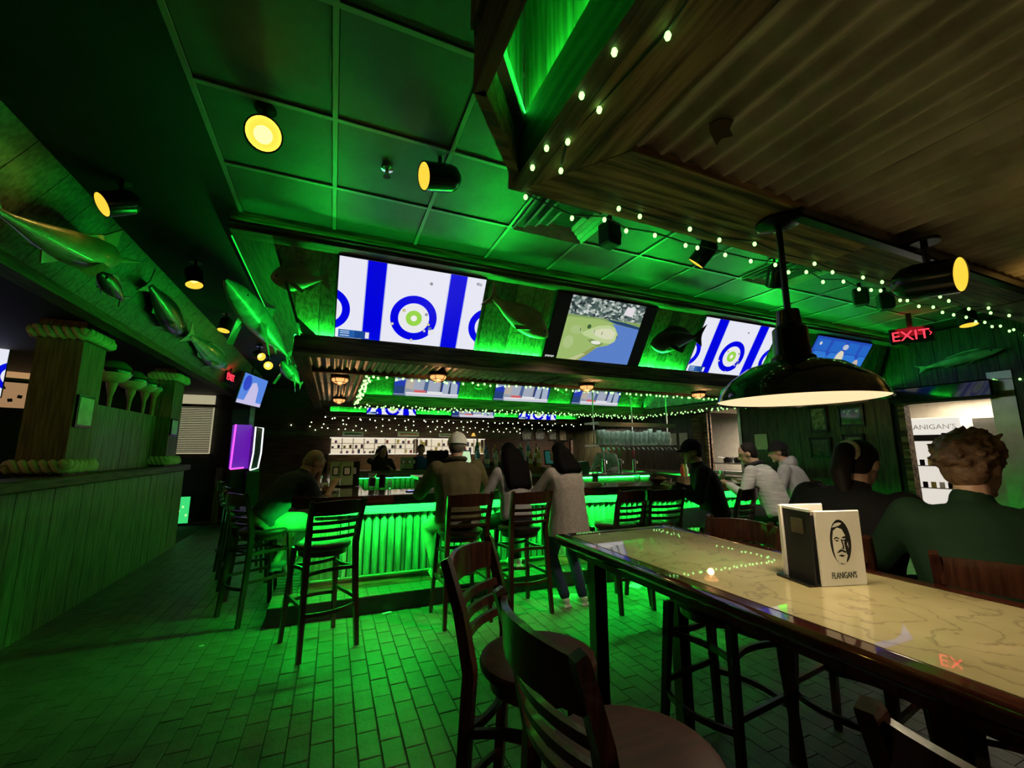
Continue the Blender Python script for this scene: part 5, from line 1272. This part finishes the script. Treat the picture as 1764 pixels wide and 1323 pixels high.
# framed pictures
def frame(label, loc, w_, h_, rz, m, group):
    t = T('framed_picture', label, 'picture', loc, rz, group=group)
    MB().box((0, 0, 0), (w_, .02, h_)).build('backing', BLACK, t); MB().box((0, -.012, 0), (w_ * .82, .004, h_ * .82)).build('print', m, t)
    for s in (-1, 1): MB().box((s * w_ / 2, -.008, 0), (.03, .03, h_ + .03)).build('frame_side', BLACK, t); MB().box((0, -.008, s * h_ / 2), (w_, .03, .03)).build('frame_side', BLACK, t)
PHOTO = mat('black and white photo', (.4, .4, .38), .4, var=.9, scale=14, col2=(.03, .03, .03)); PHOTO2 = mat('warm photo', (.55, .42, .32), .4, var=.8, scale=11, col2=(.1, .06, .05))
GLOSSP = mat('glazed dark print', (.06, .12, .07), .06, var=.6, scale=8, coat=1)
for i, (y, z, w_, h_, m, lb) in enumerate(((4.64, 1.99, .26, .44, PHOTO, 'upper left'), (4.13, 2.01, .34, .32, GLOSSP, 'upper right'), (4.65, 1.5, .32, .32, GLOSSP, 'lower left'), (4.14, 1.5, .28, .4, PHOTO, 'lower right'))):
    frame('black framed picture, %s of four beside the kitchen door' % lb, (XR - .015, y, z), w_, h_, R(-90), m, 'pictures by the kitchen door')
for i, (x, z, lb) in enumerate(((6.0, 2.0, 'first'), (6.5, 2.02, 'second'), (7.0, 2.0, 'third'), (7.4, 1.98, 'fourth'))): frame('small framed portrait high on the back wall, %s from the left' % lb, (x, 12.88, z), .3, .42, 0, PHOTO2 if i == 3 else PHOTO, 'portraits on the back wall')
for i, (x, z, w_, h_, lb) in enumerate(((7.25, 1.45, .35, .6, 'left'), (7.9, 1.5, .45, .75, 'right'))): frame('larger framed print low on the back wall, %s one of two' % lb, (x, 12.88, z), w_, h_, 0, PHOTO2, 'prints on the back wall')
for i, (x, lb) in enumerate(((1.95, 'left'), (4.1, 'right'))):
    t = T('wall_lamp', 'small amber wall lamp over the coolers, %s of two' % lb, 'lamp', (x, 12.8, 2.0), group='amber wall lamps'); MB().lathe([(.03, 0), (.07, -.1), (.06, -.1), (.02, 0)], 14, cap=False).build('shade', emis('amber shade', (1, .6, .1), .9), t, True); MB().tube([(0, 0, 0), (0, .09, .03)], .012, 6).build('arm', BLACK, t)
# ------------------------------------------------------------------ kitchen fittings
fr = T('kitchen_fridge', 'white lit glass-door fridge in the kitchen doorway', 'fridge', (8.9, 3.62, 0), R(-75))
MB().bb((-.35, 0, 0), (.35, .7, 1.98)).build('body', WHITEP, fr); MB().bb((-.34, -.02, 1.7), (.34, 0, 1.96)).build('header', emis('fridge header', (1, .95, .85), .8), fr)
o = text_mb("FLANIGAN'S", .11, .001).build('lettering', mat('grey letters', (.3, .3, .3), .5), fr); o.rotation_euler = (R(90), 0, 0); o.location = (0, -.022, 1.79)
MB().bb((-.34, -.02, .1), (.34, .0, 1.6)).build('glass_door', emis('fridge glow', (1, .93, .82), .75), fr); MB().bb((-.35, -.03, 1.6), (.35, 0, 1.7)).build('black_band', BLACK, fr)
for z in (.5, .85, 1.2):
    MB().bb((-.3, -.026, z), (.3, -.02, z + .015)).build('shelf', STEEL, fr)
    for k in range(6): MB().box((-.24 + k * .095, -.024, z + .06), (.06, .004, .09)).build('carton', (PAPER, BLACK, MATS['packet 2'])[k % 3], fr)
st_ = T('steel_cabinet', 'tall stainless steel cabinet beside the fridge', 'cabinet', (9.35, 2.75, 0), R(-80)); MB().bb((-.5, 0, 0), (.45, .6, 1.95)).build('body', STEEL, st_); MB().bb((-.48, -.02, .1), (-.04, 0, 1.9)).build('door', STEEL, st_); MB().bb((.0, -.02, .1), (.43, 0, 1.9)).build('door', STEEL, st_); MB().tube([(-.08, -.04, .8), (-.08, -.04, 1.2)], .012, 8).build('handle', CHROME, st_)
sc_ = T('roller_shutter', 'dark rolled shutter box over the kitchen doorway', 'shutter', (XR - .1, 2.98, 2.24)); MB().cbox((0, 0, 0), (.2, 1.1, .22), .02).build('box', mat('gloss black green', (.006, .02, .01), .1, coat=.6), sc_); MB().box((0, 0, -.12), (.03, 1.0, .03)).build('bottom_bar', BLACK, sc_)
sh_ = T('kitchen_shelf_unit', 'steel shelf unit with cookware in the pass-through', 'shelf unit', (8.3, 6.6, 0)); 
for z in (.75, 1.15): MB().bb((-.2, -.6, z), (.25, .6, z + .03)).build('shelf', STEEL, sh_)
for y in (-.58, .58): MB().bb((-.2, y - .02, 0), (-.16, y + .02, 1.18)).build('post', STEEL, sh_)
for y, lb in ((-.3, 'right'), (.05, 'middle'), (.32, 'left')):
    t = T('saucepan', 'dark saucepan on the kitchen shelf, %s one' % lb, 'saucepan', (8.25, 6.6 + y, 1.18), group='pans in the kitchen'); MB().lathe([(0, 0), (.1, 0), (.11, .12), (.1, .12), (.095, .01), (0, .01)], 18, cap=False).build('pan', BLACKM, t, True); MB().tube([(-.1, 0, .1), (-.28, .05, .12)], .012, 6).build('handle', BLACK, t)
MB().bb((10.0, 6.0, 1.0), (10.15, 7.4, 1.9)).build('pass_panel', WHITEP, sh_).location = (-8.3, -6.6, 0)
# paper notices on the green wall
for i, (y, z, lb) in enumerate(((7.75, 1.72, 'white notice left of the pass-through frame'), (8.1, 1.72, 'second white notice left of the pass-through frame'), (5.75, 1.62, 'white notice right of the pass-through'))):
    single(MB().box((0, 0, 0), (.006, .26, .3)), 'paper_notice', PAPER, lb, 'notice', (XR - .012, y, z), 0, 'notices on the right wall')
# ------------------------------------------------------------------ booth floats, aisle end, neon
FLG = mat('float cream', (.55, .52, .36), .35, coat=.4); 
for i, (px, py, r, m, lb) in enumerate(((196, 640, .165, mat('float green top', (.07, .11, .05), .35, coat=.4), 'large green topped fishing float, first from the near column'), (228, 655, .15, mat('float dark top', (.12, .13, .07), .35, coat=.4), 'green topped fishing float, second from the near column'), (252, 663, .13, MATS['float dark top'], 'green topped fishing float, third from the near column'), (268, 668, .09, mat('float red top', (.16, .03, .03), .35, coat=.4), 'red topped fishing float, farthest from the near column'))):
    p = at(px, py, 0, XP - .19); t = T('fishing_float', lb, 'float', p, group='floats on the partition')
    MB().lathe([(r * .25, r * .75), (r * .55, r * .68), (r * .9, r * .35), (r, .02)], 20).build('top_half', m, t, True); MB().lathe([(r * 1.01, .025), (r * 1.03, .0), (r * 1.01, -.025)], 20).build('band', BLACK, t, True)
    MB().lathe([(r, -.02), (r * .92, -r * .35), (r * .62, -r * .68), (r * .3, -r * .8)], 20).build('lower_half', FLG, t, True); MB().lathe([(.05, -r * .7), (.05, -r * .95), (.022, -r * 1.7), (.016, 1.93 - p.z)], 14).build('stem', mat('float stem', (.3, .2, .1), .5), t, True)
aw = tag(MB().bb((-1.95, 10.2, 0), (-1.6, 10.6, ZC)).build('wall_aisle_end', WALLD), 'dark pier at the end of the aisle', kind='structure')
MB().bb((-1.63, 10.15, 1.75), (-1.55, 10.2, 3.0)).build('light_trim', mat('pale trim', (.5, .55, .4), .5), aw)
wn = T('window_2', 'lit window with slatted blind at the far end of the aisle', kind='structure')
MB().bb((-2.98, 10.78, 1.38), (-2.4, 10.82, 2.62)).build('window_pane', emis('window light', (.75, .68, .42), .55), wn)
for k in range(26): MB().box((-2.69, 10.75, 1.42 + k * .037), (.56, .02, .016), (R(25), 0, 0)).build('blind_slat', mat('blind slat', (.45, .4, .28), .6), wn)
MB().bb((-3.05, 10.7, 2.36), (-2.36, 10.8, 2.42)).build('window_frame', BLACK, wn); MB().bb((-3.05, 10.7, 2.62), (-2.36, 10.8, 2.7)).build('window_frame', BLACK, wn); MB().bb((-3.05, 10.7, 1.32), (-2.36, 10.8, 1.38)).build('window_sill', BLACK, wn)
wall('wall_aisle', (-6.2, 10.85, 0), (-1.9, 10.95, ZC), label='dark wall at the far end of the aisle')
ar = T('arcade_cabinet', 'arcade cabinet with violet neon edge at the aisle end', 'arcade machine', (-1.66, 9.62, 0), R(20))
MB().bb((-.1, 0, 0), (.3, .5, 1.1)).build('body', BLACKM, ar); MB().bb((-.1, .02, 1.1), (.18, .3, 1.95)).build('head', emis('violet panel', (.16, .01, .5), .8), ar)
for a in ([(-.12, 0, 1.1), (-.1, 0, 1.95)], [(-.12, 0, 1.1), (.1, 0, 1.12)]): MB().tube(a, .016, 8).build('neon_tube', emis('magenta neon', (1, .1, .85), 1.3), ar)
ju = T('game_screen', 'tall dark screen outlined in white neon beside the violet cabinet', 'game screen', (-1.36, 9.4, 0), R(18))
MB().bb((-.1, 0, 0), (.12, .3, 1.05)).build('body', BLACKM, ju); pts = [(-.06, 0, 1.08), (.07, 0, 1.12), (.1, 0, 1.4), (.1, 0, 1.88), (-.03, 0, 1.9), (-.03, 0, 1.4), (-.06, 0, 1.08)]
MB().tube(pts, .012, 8).build('neon_tube', emis('white neon', (.9, .9, 1), 2.0), ju); MB().bb((-.05, .02, 1.05), (.1, .2, 1.9)).build('panel', mat('dark green screen', (.02, .05, .03), .2), ju)
gl = T('lit_display', 'small green glowing display low behind the half wall end', 'display', (-2.62, 10.3, 0)); MB().bb((-.2, 0, .02), (.12, .2, .6)).build('case', BLACKM, gl); MB().bb((-.18, -.01, .05), (.1, 0, .55)).build('screen', emis('green display', (.05, .8, .2), .9), gl)
for k in range(4): MB().box((-.12 + k * .06, -.014, .2 + .08 * (k % 3)), (.03, .004, .04)).build('mark', emis('green display mark', (.5, 1, .3), 1.2), gl)
po = T('wood_post', 'narrow olive board standing at the aisle end', 'post', (-2.1, 10.4, 0)); MB().box((0, 0, .55), (.12, .06, 1.1)).build('board', wood('olive board', (.08, .08, .03), (.18, .17, .07), 2), po)
# booth wall art
bo = T('lit_picture', 'warm lit framed picture shelf in the booths at the left edge', 'picture', at(20, 692, 0, -4.5), R(28))
MB().box((0, 0, .1), (.95, .03, .38)).build('print', emis('warm art', (.75, .42, .2), .45), bo)  # warm light on the picture is put in as emission
for z in (.34, .5, .62): MB().box((0, -.03, z), (.95, .06, .03)).build('shelf', WD, bo)
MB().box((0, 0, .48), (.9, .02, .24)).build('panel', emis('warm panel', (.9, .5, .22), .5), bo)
for k in range(9): MB().box((-.38 + k * .09, -.018, .02 + .06 * (k % 4)), (.05, .004, .05), (0, R(20 * k), 0)).build('motif', mat('dark motif', (.06, .02, .01), .6), bo)
# next table behind the two guests, small litter
nt_ = T('high_table', 'second high table beyond the two seated guests', 'table'); MB().cbox((3.35, .7, .98), (.8, 2.4, .045), .01).build('top', MAHOX, nt_)
for y in (-.3, 1.7): MB().cbox((3.35, y, .48), (.08, .08, .96), .006).build('leg', MAHO, nt_)
t = T('menu_card', 'green and tan menu card on the second high table', 'menu', (3.0, 1.45, 1.003), R(20)); MB().box((0, 0, .07), (.2, .006, .14), (R(-20), 0, 0)).build('card', mat('green tan menu', (.1, .22, .06), .5), t); MB().box((0, .02, .03), (.2, .006, .06), (R(-20), 0, 0)).build('lower_print', mat('tan print', (.35, .2, .1), .5), t)
single(MB().cbox((0, 0, .0), (.03, .02, .003), .001), 'paper_scrap', PAPER, 'tiny white paper scrap on the dark bricks left of the stools', 'scrap', (*at(347, 1114, 2, 0)[:2], .006), .4)
single(MB().cbox((0, 0, .0), (.08, .03, .004), .001), 'paper_scrap', PAPER, 'white paper scrap by the foot ledge of the bar', 'scrap', (*at(666, 1057, 2, 0)[:2], .006), .3)
single(MB().cbox((0, 0, 0), (.16, .13, .004), .001), 'paper_napkin', PAPER, 'dropped napkin under the stool right of the standing woman', 'napkin', (*at(1095, 1010, 2, 0)[:2], .006), .5)

# hanging booth lamps and the tube light set under the upper rack shelf
def booth(label, x, y, z, power):
    t = T('booth_lamp', label, 'lamp', (x, y, z), group='booth lamps')
    MB().lathe([(.03, .1), (.06, .09), (.17, .02), (.2, 0), (.19, 0), (.05, .08)], 24, cap=False).build('shade', BLACK, t, True)
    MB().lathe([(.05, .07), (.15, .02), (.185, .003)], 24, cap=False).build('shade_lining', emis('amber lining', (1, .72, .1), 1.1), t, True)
    MB().tube([(0, 0, .09), (0, 0, 2.64 - z)], .008, 8).build('stem', BLACK, t)
    lamp('booth_glow', 'POINT', (0, 0, -.06), power, (1, .62, .22), t, .06)
pb = at(230, 626, 0, -3.2); booth('amber booth lamp behind the fishing floats', pb.x, pb.y, pb.z, 4)
booth('unseen amber booth lamp added beyond the left picture edge for light', -4.3, 3.4, 2.2, 16)  # unseen lamp added to warm the front of the column
tu = T('tube_light', 'pale tube light set under the upper mug rack shelf to light the mugs', 'light fixture', (5.25, 6.32, 1.905))
MB().cbox((0, -.03, .0), (1.78, .015, .05), .004).build('housing', STEEL, tu); MB().tube([(-.85, 0, 0), (.85, 0, 0)], .012, 10).build('tube', emis('cool tube', (.8, 1, .85), 9), tu)  # moved under the shelf to light the mugs, hidden by its housing
for x in (-.8, .8): MB().tube([(x, -.02, .0), (x, 0, .03)], .006, 6).build('hanger', STEEL, tu)
